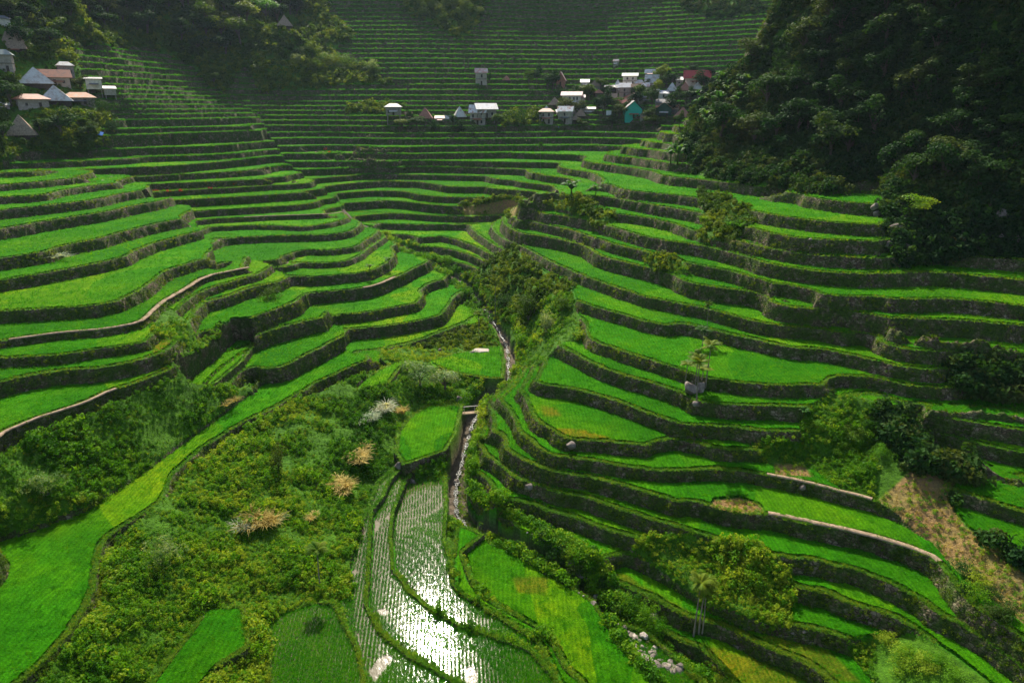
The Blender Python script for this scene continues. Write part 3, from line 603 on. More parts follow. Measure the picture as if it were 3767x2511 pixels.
# footpaths along the wall tops
def path(line,z,a,b,w,label_):
    P=world_line(line,z); U,Vv=proj(P[:,0],P[:,1],P[:,2]); P=P[(U>=a)&(U<=b)][::2]
    if len(P)<4: return
    T=np.gradient(P[:,:2],axis=0); T/=np.linalg.norm(T,axis=1)[:,None]+1e-9; Nn=np.stack([-T[:,1],T[:,0]],1)
    # uphill side = away from the viewpoint
    s=np.sign((Nn*P[:,:2]).sum(1)); s=np.where(s==0,1,s); Nn*=np.sign(np.median(s)) 
    k=len(P); j=fbm(P[:,0]/2,P[:,1]/2,2,5)*.15; w=w*np.clip(P[:,1]/120,.8,1.8)
    zz=z+OFF
    rows=[]
    for d,h in ((-.1,.22),(-.05,.37),(.5,.40),(1,.37),(1.06,.2)):
        rows.append(np.stack([P[:,0]+Nn[:,0]*(d*w+j),P[:,1]+Nn[:,1]*(d*w+j),np.full(k,zz+h)],1))
    V_=np.concatenate(rows); q=[]
    for r in range(4):
        for i in range(k-1): q.append((r*k+i,r*k+i+1,(r+1)*k+i+1,(r+1)*k+i))
    o=npmesh('path',V_,np.array(q),M['path'],True); tag(o,kind='structure')
D=lambda L_,n,i=0:[l[1] for l in L_ if l[0]==n][i]
path(D(LLL,6),LLZ[6],20,585,.7,''); path(D(LLL,3),LLZ[3],-50,270,.6,'')
path(D(CRL,0),CRZ[0],1221,1546,.75,''); path(D(CRL,-1),CRZ[-1],1323,1860,.75,''); path(D(CRL,-6),CRZ[-6],1764,2152,.9,''); path(D(CRL,-5),CRZ[-5],1760,2002,.7,'')
path(D(LML,3),LMZ[3],835,912,.6,''); path(D(CRL,4),CRZ[4],1300,1500,.4,''); path(D(LML,9),LMZ[9],560,790,.4,'')
path(D(LML,6),LMZ[6],880,925,.3,'')
# ================================================================== plants: source meshes
UNL=[]
def src(name,V,Fc,mat):
    me=bpy.data.meshes.new(name); me.from_pydata(V,[],Fc); me.materials.append(mat); me.update(); o=bpy.data.objects.new(name,me); UNL.append(o); return o
def blades(nb,h,spread,w,seed,droop=.5,segs=2):
    r=random.Random(seed); V=[];Fc=[]
    for i in range(nb):
        a=r.uniform(0,6.283); rad=r.uniform(0,spread*.35); bx,by=math.cos(a)*rad,math.sin(a)*rad; a2=a+r.uniform(-.6,.6); hh=h*r.uniform(.6,1.1); out_=spread*r.uniform(.3,1.0)
        px,py=-math.sin(a2),math.cos(a2); b=len(V)
        for s in range(segs+1):
            t=s/segs; ww=w*(1-t*.85); x=bx+math.cos(a2)*out_*t**1.6; y=by+math.sin(a2)*out_*t**1.6; z=hh*(t-droop*t*t*.6)
            V.append((x-px*ww,y-py*ww,z)); V.append((x+px*ww,y+py*ww,z))
        for s in range(segs): Fc.append((b+2*s,b+2*s+1,b+2*s+3,b+2*s+2))
    return V,Fc
def leafball(n,rx,rz,ls,seed,lobes=4,flat=.3,zc=None):
    r=random.Random(seed); V=[];Fc=[]; zc=rz*.8 if zc is None else zc
    cs=[(r.gauss(0,rx*.45),r.gauss(0,rx*.45),zc+r.gauss(0,rz*.4),r.uniform(.35,.65)) for _ in range(lobes)]
    for i in range(n):
        c=cs[r.randrange(lobes)]
        d=Vector((r.gauss(0,1),r.gauss(0,1),r.gauss(0,1)+.15)).normalized(); q=r.uniform(.65,1.05)
        p=Vector((c[0]+d.x*rx*c[3]*q,c[1]+d.y*rx*c[3]*q,c[2]+d.z*rz*c[3]*q))
        nrm=(d*1.0+Vector((r.gauss(0,.6),r.gauss(0,.6),r.gauss(0,.6)+flat))).normalized()
        t=nrm.cross(Vector((r.random()-.5,r.random()-.5,r.random()-.5))).normalized(); b=nrm.cross(t)
        s=ls*r.uniform(.6,1.3); k=len(V)
        V+= [tuple(p-t*s*.5),tuple(p+b*s*.32+nrm*s*.08),tuple(p+t*s*.55),tuple(p-b*s*.32+nrm*s*.08)]; Fc.append((k,k+1,k+2,k+3))
    return V,Fc
def scatter(name,P,S,srcs,tilt=.15,label=None,RZ=None):
    if len(P)==0: return
    me=bpy.data.meshes.new(name); me.vertices.add(len(P)); me.vertices.foreach_set('co',P.astype(np.float32).ravel())
    a=me.attributes.new('sc','FLOAT_VECTOR','POINT'); S3=np.stack([S,S,S],1) if S.ndim==1 else S; a.data.foreach_set('vector',S3.astype(np.float32).ravel())
    rot=np.stack([RS.normal(0,tilt,len(P)),RS.normal(0,tilt,len(P)),RS.uniform(0,6.283,len(P))],1); a=me.attributes.new('rt','FLOAT_VECTOR','POINT'); a.data.foreach_set('vector',rot.astype(np.float32).ravel())
    o=bpy.data.objects.new(name,me); COL.objects.link(o); tag(o,kind='stuff')
    ng=bpy.data.node_groups.new(name+'_nodes','GeometryNodeTree'); ng.interface.new_socket('Geometry',in_out='INPUT',socket_type='NodeSocketGeometry'); ng.interface.new_socket('Geometry',in_out='OUTPUT',socket_type='NodeSocketGeometry')
    N=ng.nodes;L=ng.links; gi=N.new('NodeGroupInput');go=N.new('NodeGroupOutput')
    ip=N.new('GeometryNodeInstanceOnPoints'); cl=bpy.data.collections.new(name+'_plants')
    for s in srcs: cl.objects.link(s)
    ci=N.new('GeometryNodeCollectionInfo'); ci.inputs['Collection'].default_value=cl; ci.inputs['Separate Children'].default_value=True; ci.inputs['Reset Children'].default_value=True
    L.new(gi.outputs[0],ip.inputs['Points']); L.new(ci.outputs[0],ip.inputs['Instance']); ip.inputs['Pick Instance'].default_value=True
    def att(nm):
        q=N.new('GeometryNodeInputNamedAttribute'); q.data_type='FLOAT_VECTOR'; q.inputs['Name'].default_value=nm; return q.outputs['Attribute']
    rv=N.new('FunctionNodeRandomValue'); rv.data_type='INT'; rv.inputs['Min'].default_value=0 if False else 0
    for s in rv.inputs:
        if s.name=='Max' and s.type=='INT': s.default_value=len(srcs)-1
        if s.name=='Min' and s.type=='INT': s.default_value=0
    ro_=[s for s in rv.outputs if s.type=='INT'][0]
    L.new(ro_,ip.inputs['Instance Index']); L.new(att('rt'),ip.inputs['Rotation']); L.new(att('sc'),ip.inputs['Scale']); L.new(ip.outputs[0],go.inputs[0])
    md=o.modifiers.new('plants','NODES'); md.node_group=ng
    return o
# what can be seen from roughly here: keep plants inside a generous view wedge
Uf,Vf=proj(fx,fy,fz-OFF); inview=(Uf>-160)&(Uf<2520)&(Vf>-120)&(Vf<1680)&(fy>0)
rnd=RS.random_sample(len(fx))
def pick(mask,p): return np.nonzero(mask&inview&(rnd<p))[0]
def jit(i,s=.5):
    c=RR.ravel()[i]*dth; P=np.stack([fx[i]+RS.uniform(-s,s,len(i))*c,fy[i]+RS.uniform(-s,s,len(i))*c,fz[i]],1); return P
rr_=RR.ravel(); fs=np.clip(rr_/110,.8,2.4)
# rice standing in the dry-looking fields
i=pick(ricev&(rr_<150),.20); i2=pick(ricev&(rr_>=150)&(rr_<330),.10); i=np.concatenate([i,i2])
P=jit(i); P[:,2]+=.12; scatter('rice_plants',P,RS.uniform(.8,1.25,len(i))*np.clip(fs[i],.8,1.6)**.6,[src('rice_tuft',*blades(12,.62,.34,.028,10+k),M['ricetuft']) for k in range(4)],.1)
# rice rows standing in water
yy=fx*math.cos(.15)+0*fy; row=np.abs(((Uf/2352*140)%1)-.5)
rowx=((fx*np.cos(.0)+fy*.10)/.42)%1
dens=vnoise(X/2.2,Y/2.2,301).ravel()*.6+vnoise(X/7,Y/7,305).ravel()*.7
gl=np.zeros(len(fx),bool)
for p in GLINT: gl|=inpoly(Uf+n2*14,Vf+n2*14,p)
wm_=wetv&np.where(gl,(dens>.38)&(rowx<.6),(rowx<.85)&(rnd<.93))
i=pick(wm_,.93); P=jit(i,.3); scatter('young_rice_plants',P,RS.uniform(.55,.95,len(i)),[src('rice_seedling',*blades(9,.46,.26,.026,30+k),M['ricetuft']) for k in range(3)],.1)
# grass on the rims
lipm=(((edg<.85)&(wallf<=0)&(pid<0)&(reg!=3))|bun)&(wildf<.5)
i=np.concatenate([pick(lipm&(rr_<170),.42),pick(lipm&(rr_>=170)&(rr_<300),.3)]); P=jit(i); scatter('rim_grass',P,RS.uniform(.6,1.15,len(i))*fs[i]**.5,[src('grass_tuft',*blades(11,.5,.42,.03,50+k,.9),M['lipgrass']) for k in range(4)],.3)
# ferns and moss cushions growing out of the walls
wv_=(wallf>.05)&(wallf<.97)&(wildf<.5)
mossn=fbm(X/4,Y/4,3,401).ravel()
i=np.concatenate([pick(wv_&(mossn>-.35)&(rr_<180),.30),pick(wv_&(reg>0)&(rr_<260)&(rnd>.3),.5),pick(wv_&(mossn>-.15)&(rr_>=180)&(rr_<330),.2)]); P=jit(i); P[:,2]-=.1; scatter('wall_plants',P,RS.uniform(.4,1.0,len(i))*fs[i]**.4,[src('fern_clump',*leafball(34,.45,.35,.22,70+k,3,.3,.1),M['fern']) for k in range(4)],.5)
# undergrowth on wild slopes
BUSH=[src('leafy_bush',*leafball(110,.75,.6,.27,90+k,4),M['bush']) for k in range(5)]
wl=(wildf>.4)&(pid<0)&~strm&(br<.35)
openbed=(SD.ravel()<2.3)&(Vf>740)&(Vf<1235)&(Uf<1250)
wl&=~openbed
i=pick(wl&(rr_<150)&(Uf<2010),.24); P=jit(i); P[:,2]-=.1; scatter('undergrowth',P,RS.uniform(.3,.72,len(i))*(1+1.1*np.clip(fbm(X/3.5,Y/3.5,2,411).ravel()[i],-.6,1)),BUSH+[src('broad_bush',*leafball(90,.8,.7,.33,98,4),M['bush']),src('tall_grass',*blades(34,1.1,.9,.035,99,.8,3),M['lipgrass']),src('dim_bush',*leafball(110,.8,.7,.24,97,4),M['fern'])],.3)
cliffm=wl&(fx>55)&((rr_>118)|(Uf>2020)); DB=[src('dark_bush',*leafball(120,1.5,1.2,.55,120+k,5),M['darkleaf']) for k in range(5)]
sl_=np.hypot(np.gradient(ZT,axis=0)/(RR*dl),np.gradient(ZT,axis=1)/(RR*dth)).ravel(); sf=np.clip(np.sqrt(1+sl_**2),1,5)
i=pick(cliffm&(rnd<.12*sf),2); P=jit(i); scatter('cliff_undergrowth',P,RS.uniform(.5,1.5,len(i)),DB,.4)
farw=wl&(rr_>=150)&~cliffm; DB2=[src('hillside_bush',*leafball(80,1.5,1.1,.6,140+k,4),M['fern']) for k in range(4)]
i=pick(farw&(rnd<.08*sf),2); P=jit(i); scatter('hillside_undergrowth',P,RS.uniform(.5,1.4,len(i))*np.clip(rr_[i]/250,.6,1.5)*np.where(((Uf[i]>40)&(Uf[i]<285)&(Vf[i]>140)&(Vf[i]<262))|((Uf[i]>10)&(Uf[i]<95)&(Vf[i]>255)&(Vf[i]<330))|((Uf[i]<60)&(Vf[i]<180)&(Vf[i]>30)),.35,1),DB2,.4)
i=pick((br>.4)&(rr_<330),.22); P=jit(i); scatter('dry_grass',P,RS.uniform(.35,.8,len(i)),[src('dry_tuft',*blades(9,.45,.45,.03,160+k,1.),M['dry']) for k in range(2)]+[src('dry_sprig',*blades(12,.6,.5,.04,171,.8),M['dry']),src('green_sprig',*leafball(50,.5,.35,.2,172,3),M['bush'])],.4)

# crop rims on the distant terraces
i=pick((edg<1.6)&(wallf<=0)&(pid<0)&(wildf<.5)&(rr_>=300)&(rr_<520),.5); P=jit(i); scatter('distant_rice',P,RS.uniform(.8,1.3,len(i))*np.clip(rr_[i]/330,1,1.6),[src('rice_clump',*blades(14,.9,.8,.09,180+k,.6),M['dimrice']) for k in range(3)],.2)
gm=np.zeros(len(fx),bool)
gz=(SD.ravel()>.75)&(SD.ravel()<3.4)&~(pid>=0)&(rr_<235)&~openbed
i=pick(gz,.16); P=jit(i); scatter('gully_shrubs',P,RS.uniform(.6,1.5,len(i)),BUSH_G if 'BUSH_G' in globals() else [src('gully_bush',*leafball(120,.8,.8,.25,200+k,4),M['bush']) for k in range(4)],.3)
# ================================================================== single plants and trees
def tubes(segs,n=7):
    V=[];Fc=[]
    for pts,rad in segs:
        b=len(V)
        for i,(p,r) in enumerate(zip(pts,rad)):
            p=Vector(p); d=(Vector(pts[min(i+1,len(pts)-1)])-Vector(pts[max(i-1,0)])).normalized(); u=d.orthogonal().normalized(); v=d.cross(u)
            for k in range(n):
                a=6.2832*k/n; V.append(tuple(p+u*math.cos(a)*r+v*math.sin(a)*r))
        for i in range(len(pts)-1):
            for k in range(n): Fc.append((b+i*n+k,b+i*n+(k+1)%n,b+(i+1)*n+(k+1)%n,b+(i+1)*n+k))
    return V,Fc
def tree_proto(seed,mat,H=8,W=6,leaf=.5,nl=1500,trunk_h=.35):
    r=random.Random(seed); segs=[]; th_=H*trunk_h; lean=r.uniform(-.5,.5)
    segs.append(([(0,0,-.8),(lean*.3,0,th_*.5),(lean,r.uniform(-.3,.3),th_),(lean*1.2,0,H*.7)],[.3,.24,.19,.08]))
    V=[];Fc=[]; lob=[]
    for i in range(7):
        a=i*.9+r.uniform(-.3,.3); rr=W*.5*r.uniform(.35,.8) if i else 0; z=th_+(H-th_)*r.uniform(.25,.85); e=(lean+math.cos(a)*rr,math.sin(a)*rr,z)
        segs.append(([(lean,0,th_*r.uniform(.7,1.1)),((lean+e[0])/2,e[1]/2,(th_+z)/2+.2),e],[.14,.09,.04])); lob.append((e,W*r.uniform(.2,.34),H*r.uniform(.12,.2)))
    for i in range(nl):
        (cx,cy,cz),rx,rz=lob[r.randrange(7)]; d=Vector((r.gauss(0,1),r.gauss(0,1),r.gauss(0,1)+.25)).normalized(); q=r.uniform(.5,1.08)
        p=Vector((cx+d.x*rx*q,cy+d.y*rx*q,cz+d.z*rz*q)); nr=(d+Vector((r.gauss(0,.6),r.gauss(0,.6),r.gauss(0,.6)+.4))).normalized()
        t=nr.cross(Vector((r.random()-.5,r.random()-.5,r.random()-.5))).normalized(); b=nr.cross(t); s=leaf*r.uniform(.6,1.3); k=len(V)
        V+=[tuple(p-t*s*.5),tuple(p+b*s*.35),tuple(p+t*s*.5),tuple(p-b*s*.35)]; Fc.append((k,k+1,k+2,k+3))
    root=empty('tree',(0,0,0)); tv,tf=tubes(segs,6); meshobj('trunk',tv,tf,M['bark'],root,True); meshobj('crown',V,Fc,mat,root)
    return root
def shrub_proto(seed,mat):
    r=random.Random(seed); root=empty('shrub',(0,0,0)); tv,tf=tubes([([(0,0,-.4),(math.cos(a)*.3,math.sin(a)*.3,.8),(math.cos(a)*1.3,math.sin(a)*1.3,2.2)],[.12,.09,.03]) for a in (0,1.3,2.6,3.9,5.2)],5); meshobj('stems',tv,tf,M['bark'],root,True)
    V,Fc=leafball(1300,3.0,2.6,.36,seed,11,.4,2.4); meshobj('foliage',V,Fc,mat,root); return root
PROTO={}
def place(key,mk,x,y,z,s,label,cat,group=None,rz=None,sz=None,name=None):
    if key not in PROTO: PROTO[key]=mk(); o=PROTO[key]; 
    else: o=copy_tree(PROTO[key])
    o.location=(x,y,z); o.scale=(s,s,s if sz is None else sz); o.rotation_euler=(0,0,random.uniform(0,6.28) if rz is None else rz)
    for k in ('group','label'): 
        if k in o: del o[k]
    tag(o,label,cat,group,'thing'); return o
def tree_at(u,v,wpx,hpx,label,group=None,kind='dark',var=None,cat='tree'):
    x,y,z=hit(u,v); m=pxm(x,y,z); k=var if var is not None else random.randrange(4)
    if 'shrub' in label or 'bush' in label or 'patch' in label: return place((kind,k,'s'),lambda:shrub_proto(700+k*7+hash_(kind),M[{'dark':'darkleaf','green':'bush','pale':'paleleaf','fern':'fern'}[kind]]),x,y,z-.2,wpx*m/6.4,label,'shrub',group,None,hpx*m/5.2)
    return place((kind,k),lambda:tree_proto(500+k*7+hash_(kind),M[{'dark':'darkleaf','green':'bush','pale':'paleleaf','fern':'fern'}[kind]],leaf={'dark':.5,'green':.45,'pale':.36,'fern':.5}[kind],nl=1500),x,y,z-.2,wpx*m/6,label,cat,group,None,hpx*m/8)
def hash_(s): return sum(ord(c) for c in s)%97
M['paleleaf']=leafmat('pale_flowering_leaves',[(.03,.10,.015),(.10,.2,.04),(.34,.4,.2)],.4,.5,.6)
for u,v,w_,h_ in ((1725,150,64,62),): tree_at(u,v+4,w_,h_,'dark round tree standing alone on the ridge above the village')
g='trees between the village houses'
TV=[(1232,198,26,46,'tall slim dark tree left of the red and white hut'),(1258,200,36,30,'bushy dark tree just left of the red and white hut'),(1592,182,28,30,'dark tree in front of the red-roofed long house'),(1630,190,22,32,'dark tree at the right end of the red-roofed long house'),(1530,206,28,40,'dark tree between the tin A-frame roof and the long house'),(1388,262,40,52,'leafy tree right of the white two-storey house'),(1497,246,38,46,'round tree behind the teal house on its right'),(1192,292,46,44,'bushy tree left of the stone house with pointed white roof'),(998,305,34,30,'shrubby tree below the brown pyramid hut'),(1050,306,44,30,'shrubby tree below the grey pyramid hut'),(1085,308,30,22,'pale spiky bush under the white-roofed long house'),(1124,196,12,28,'thin tree beside the pink-roofed tower house'),(942,290,18,36,'narrow tree between the stilt house and the brown pyramid hut'),(1424,262,30,26,'reddish-brown bush between the white sheet and the teal house'),(1485,272,20,26,'small bush against the right wall of the teal house'),(1585,240,36,36,'dark tree above the thatched hut at the right end'),(1350,232,22,22,'small tree behind the white hip-roofed house'),(1460,300,26,14,'low bush on the village retaining wall under the teal house')]
for u,v,w_,h_,lb in TV: tree_at(u,v,w_,h_,lb,g)
TL=[(28,245,62,66,'broad dark tree left of the two pyramid roofs'),(142,318,70,66,'large dark tree right of the lowest thatched hut'),(205,316,44,34,'rounded tree at the right end of the left village'),(232,262,44,34,'dark bushy tree below the little stilt house'),(50,120,54,70,'tall banana-like tree beside the upper left houses'),(185,205,40,30,'leafy tree between the rust-red roof and the stilt house'),(12,330,44,46,'dark tree at the left edge beside the lowest hut'),(120,110,50,44,'dark tree on the slope above the tower house'),(258,300,44,26,'grey-green bush under the left village slope'),(90,300,34,26,'small tree just right of the thatched hut roof')]
for u,v,w_,h_,lb in TL: tree_at(u,v,w_,h_,lb,'trees around the left village')
for i_,(u,v) in enumerate([(1238,275),(1290,232),(1330,262),(1352,228),(1372,262),(1396,218),(1410,250),(1420,275),(1440,262),(1470,232),(1487,225),(1500,275),(1512,215),(1540,262),(1552,245),(1575,232),(1583,262),(1545,198),(1520,190),(1615,205),(1485,205),(1380,205),(1325,230),(1300,262),(1215,205),(1335,292),(1405,290),(1500,292),(1560,292),(1460,247),(925,292),(958,292),(1040,292),(1140,296),(1270,205)]): tree_at(u,v+2,22+7*(i_%4),22+5*(i_%5),'small leafy tree crowded in between the village houses','small trees crowded among the houses','fern' if i_%3==0 else 'dark')
tree_at(608,52,60,50,'bright green round tree beside the hut on the spur',kind='green')
r=random.Random(3)
def fill(poly,n,wr,hr,label,group,kinds=('dark',)):
    xs=[p[0] for p in poly];ys=[p[1] for p in poly]; k=0; tries=0; used=[]
    while k<n and tries<4000:
        tries+=1; u=r.uniform(min(xs),max(xs)); v=r.uniform(min(ys),max(ys))
        if not bool(inpoly(np.array([u]),np.array([v]),poly)[0]): continue
        if any((u-a)**2+(v-b)**2*2<(min(wr)*.45)**2 for a,b in used): continue
        used.append((u,v)); w0=r.uniform(*wr); tree_at(u,v,w0,w0*r.uniform(*hr),label,group,r.choice(kinds)); k+=1
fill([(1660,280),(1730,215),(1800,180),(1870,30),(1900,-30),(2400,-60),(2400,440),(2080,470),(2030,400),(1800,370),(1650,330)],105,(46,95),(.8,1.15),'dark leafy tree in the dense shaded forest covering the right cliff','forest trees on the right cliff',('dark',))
fill([(10,10),(150,0),(200,70),(170,110),(80,110),(0,60)],14,(30,52),(.7,1.1),'shaded tree on the steep hill above the left village','trees above the left village',('dark','fern'))
fill([(180,0),(390,0),(400,70),(330,95),(240,90)],22,(34,60),(.8,1.2),'deep green tree in the dark forest hollow at the top left','trees in the far left hollow')
fill([(400,0),(620,-10),(720,40),(700,60),(610,60),(560,160),(500,205),(450,180),(410,110)],34,(30,56),(.8,1.2),'dark tree covering the forested spur with the lone hut','trees on the forested spur',('dark','dark','fern'))
fill([(640,110),(740,120),(840,150),(880,180),(760,182),(680,170)],16,(22,40),(.6,.9),'sunlit pale green shrub running down the lower end of the spur','shrubs on the lower spur',('fern','pale'))
fill([(930,0),(1110,0),(1110,40),(1060,80),(980,50)],14,(26,44),(.6,.9),'dull green shrub patch high among the far terraces','shrubs high on the far hillside',('fern',))
for u,v,w_,h_,lb,kd in [(965,888,76,60,'pale-flowering leafy tree above the square paddy','pale'),(1022,900,70,58,'second pale-flowering tree, nearest the small bridge','pale'),(935,852,44,34,'dense round bush at the tip of the wedge paddy','green'),(640,1075,40,75,'small dark-leaved tree with its shadow among the bushes','dark'),(110,1140,80,60,'large dark bush with pale leaf tips at the left edge','pale'),(370,1300,70,70,'dark bush with pale tips beside the long curved paddy','pale'),(620,690,56,36,'leafy bush hanging at the rocky path junction','fern'),(2110,505,74,54,'bright green tree at the foot of the cliff rocks','green'),(1215,735,70,60,'broad leafy bush in the middle gully','fern'),(1255,760,60,50,'rounded pale bush in the middle gully above the stream','pale'),(1200,800,56,44,'light green shrub beside the stream under the paths','green'),(1160,705,56,36,'dark shrub behind the short betel palm','dark'),(1290,715,44,36,'small shrub by the clay path corner','fern')]: tree_at(u,v,w_,h_,lb,None,kd)
fill([(1590,1240),(1700,1235),(1800,1330),(1800,1420),(1640,1390),(1580,1320)],5,(28,44),(.3,.45),'rounded leafy shrub in the green thicket on the lower right','shrubs of the lower right thicket',('green','fern'))
fill([(1860,940),(1990,930),(2080,1000),(2090,1090),(1990,1130),(1900,1060)],12,(34,56),(.4,.6),'rounded shrub in the thicket above the right-hand clay path','shrubs of the upper right thicket',('green','fern'))
fill([(1965,1480),(2090,1450),(2230,1530),(2230,1568),(2060,1568)],9,(46,70),(.4,.6),'low leafy shrub on the mound at the bottom right','shrubs on the bottom right mound',('green',))
fill([(2170,1320),(2230,1330),(2300,1400),(2330,1440),(2220,1390)],7,(44,64),(.6,.9),'glossy dark bush beside the bare dry slope','bushes beside the bare slope',('dark','green'))
fill([(1220,1250),(1290,1265),(1360,1330),(1500,1440),(1560,1500),(1480,1440),(1380,1360),(1290,1300)],14,(36,60),(.6,.9),'dark shrub leaning over the lower stream gully','shrubs over the lower stream',('green','dark'))
# ---- palms
def palm_proto(seed,H,nf=17,fl=2.5,drop=.55):
    r=random.Random(seed); bend=r.uniform(-.5,.5)
    pts=[(bend*(t**2),.1*math.sin(t*3),H*t-.4*(1-t)) for t in (0,.2,.4,.6,.8,1)]; root=empty('palm_tree',(0,0,0))
    tv,tf=tubes([(pts,[.17,.13,.11,.1,.09,.08])],8); meshobj('trunk',tv,tf,M['palmbark'],root,True)
    top=Vector(pts[-1]); V=[];Fc=[]
    for i in range(nf):
        a=i*2.4+r.uniform(-.2,.2); el=r.uniform(.1,1.15); prev=top.copy(); d=Vector((math.cos(a)*math.cos(el),math.sin(a)*math.cos(el),math.sin(el))); L_=fl*r.uniform(.8,1.1)
        side=Vector((-math.sin(a),math.cos(a),0)); N_=11
        for k in range(N_):
            t=k/N_; nd_=(d+Vector((0,0,-drop*2.2*t*t))).normalized(); nx=prev+nd_*(L_/N_); lw=.62*math.sin(math.pi*min(1,.15+t*.85))+.1; upn=side.cross(nd_)
            for sg in (-1,1):
                b=len(V); tip=prev+side*sg*lw+nd_*lw*.55-Vector((0,0,lw*.45)); wd=nd_*.12
                V+=[tuple(prev-wd),tuple(prev+wd),tuple(tip+wd*.3),tuple(tip-wd*.3)]; Fc.append((b,b+1,b+2,b+3))
            b=len(V); V+=[tuple(prev-side*.03),tuple(prev+side*.03),tuple(nx+side*.025),tuple(nx-side*.025)]; Fc.append((b,b+1,b+2,b+3)); prev=nx
    meshobj('crown',V,Fc,M['palm'],root)
    return root
def palm_at(u,v,vt,cw,label,k,group=None):
    x,y,z=hit(u,v); m=pxm(x,y,z); H=(v-vt)*m/ math.cos(math.atan2(62-z,math.hypot(x,y)))
    pr=('palm',k,round(H)); o=place(pr,lambda:palm_proto(k,10),x,y,z,1,label,'palm tree',group)
    s=cw*m/4.2; o.scale=(s,s,H/10.0); return o
g='betel palms by the boulder on the right slope'
palm_at(1596,904,818,44,'slender betel palm, leftmost of the group by the grey boulder',1,g); palm_at(1574,884,838,40,'short betel palm leaning over the clay path by the boulder',2,g)
palm_at(1600,920,832,46,'betel palm with pale trunk standing on the boulder',3,g); palm_at(1620,890,796,50,'tall betel palm at the back of the boulder group',1,g); palm_at(1612,876,845,46,'low dark betel palm right of the boulder group',2,g); palm_at(1622,772,706,22,'lone thin betel palm above the boulder group',3); palm_at(1612,800,757,38,'small yellowish palm just above the boulder group',2)
palm_at(1137,742,648,26,'very tall thin betel palm in the valley centre',1); palm_at(1100,772,722,24,'short betel palm beside the stream bend',2)
palm_at(736,1352,1270,52,'lone betel palm standing in the bushes on the left slope',3)
g='betel palms in the lower right'; palm_at(1592,1466,1352,60,'left one of the betel palms by the lower stream',1,g); palm_at(1604,1462,1362,58,'middle one of the betel palms by the lower stream',2,g); palm_at(1612,1460,1378,50,'right one of the betel palms by the lower stream',3,g)
palm_at(1241,412,340,12,'tiny thin palm on the middle terraces',2)
# ---- banana plants
def banana_proto(seed,mat='banana'):
    r=random.Random(seed); root=empty('banana_plant',(0,0,0)); tv,tf=tubes([([(0,0,-.3),(0,0,1),(.05,0,2)],[.16,.13,.07])],7); meshobj('stem',tv,tf,M['fern'],root,True); V=[];Fc=[]
    for i in range(9):
        a=i*2.4; el=r.uniform(.5,1.25); p=Vector((0,0,1.7)); d=Vector((math.cos(a)*math.cos(el),math.sin(a)*math.cos(el),math.sin(el))); side=Vector((-math.sin(a),math.cos(a),0)); b=len(V)
        for k in range(7):
            t=k/6; w_=.36*math.sin(math.pi*min(1,.1+t*.9))+.02; V+=[tuple(p-side*w_-Vector((0,0,w_*.25))),tuple(p),tuple(p+side*w_-Vector((0,0,w_*.25)))]
            p=p+(d+Vector((0,0,-2.0*t*t))).normalized()*.38
        for k in range(6):
            q=b+3*k; Fc+=[(q,q+1,q+4,q+3),(q+1,q+2,q+5,q+4)]
    meshobj('leaves',V,Fc,M[mat],root,True); return root
def banana_at(u,v,hpx,label,group=None):
    x,y,z=hit(u,v); m=pxm(x,y,z); k=random.randrange(3); return place(('ban',k),lambda:banana_proto(k),x,y,z,hpx*m/3.6,label,'banana plant',group)
for u,v,h_,lb in ((1312,462,58,'broad-leaved banana plant on the upper middle terraces'),(1368,458,34,'small banana plant right of the larger one'),(1540,375,42,'left of the banana plants at the foot of the village slope'),(1556,378,54,'tall banana plant below the right end of the village'),(1562,345,40,'banana plant just above the tallest one below the village'),(1600,235,34,'banana plant at the right edge of the village'),(1650,250,46,'banana plant where the cliff forest meets the village'),(1658,200,40,'banana plant high on the forest edge'),(1620,300,40,'banana plant at the cliff foot near the thatched hut'),(1700,300,42,'banana plant on the lower left cliff'),(1680,345,44,'banana plant at the bottom of the cliff forest'),(1790,350,46,'pale banana plant low on the cliff face'),(850,628,24,'small palm-like plant on the fifth central wall, left one'),(893,612,26,'small spiky plant on the central wall, right one'),(1845,962,28,'pale broad-leaved plant beside the right thicket')): banana_at(u,v,h_,lb)
r9=random.Random(9)
for i_ in range(24):
    a_,b_=r9.random(),r9.random(); banana_at(1590+a_*130+b_*20,225+b_*110-a_*30,r9.uniform(26,42),'grey-green banana plant in the dense clump at the village end of the cliff','banana plants at the village end of the cliff')
# broad-leaved patch on the right wall
x,y,z=hit(1945,690); 
# ---- reed clumps and red plants
def clump_at(u,v,wpx,mat,label,cat,seed,name,nb=150,h=1.9,group=None,droop=1.0,spread=1.5):
    x,y,z=hit(u,v); m=pxm(x,y,z); V=[];Fc=[]; rq_=random.Random(seed)
    for c_ in range(6):
        v2,f2=blades(int(nb*.32),h*rq_.uniform(.6,1.05),spread*.62,.045,seed*10+c_,droop,3); ox,oy=(rq_.gauss(0,spread*.33),rq_.gauss(0,spread*.33)); k_=len(V); V+=[(a+ox,b+oy,c) for a,b,c in v2]; Fc+=[tuple(q+k_ for q in f) for f in f2]
    o=meshobj(name,V,Fc,M[mat]); o.location=(x,y,z); s=wpx*m/(2*spread*.95); o.scale=(s,s,s*.8); tag(o,label,cat,group,'thing'); return o
g='dry golden reed clumps on the left slope'
clump_at(820,1056,84,'dry','golden dry reed clump nearest the square paddy','reed clump',1,'reed_clump',190,group=g); clump_at(782,1122,88,'dry','widest golden reed clump, middle of the slope','reed clump',2,'reed_clump',220,group=g); clump_at(606,1200,110,'dry','brownish reed clump left of the others, mixed with green','reed clump',3,'reed_clump',220,group=g); clump_at(712,1188,50,'dry','smallest golden reed clump above the lone palm','reed clump',4,'reed_clump',110,group=g)
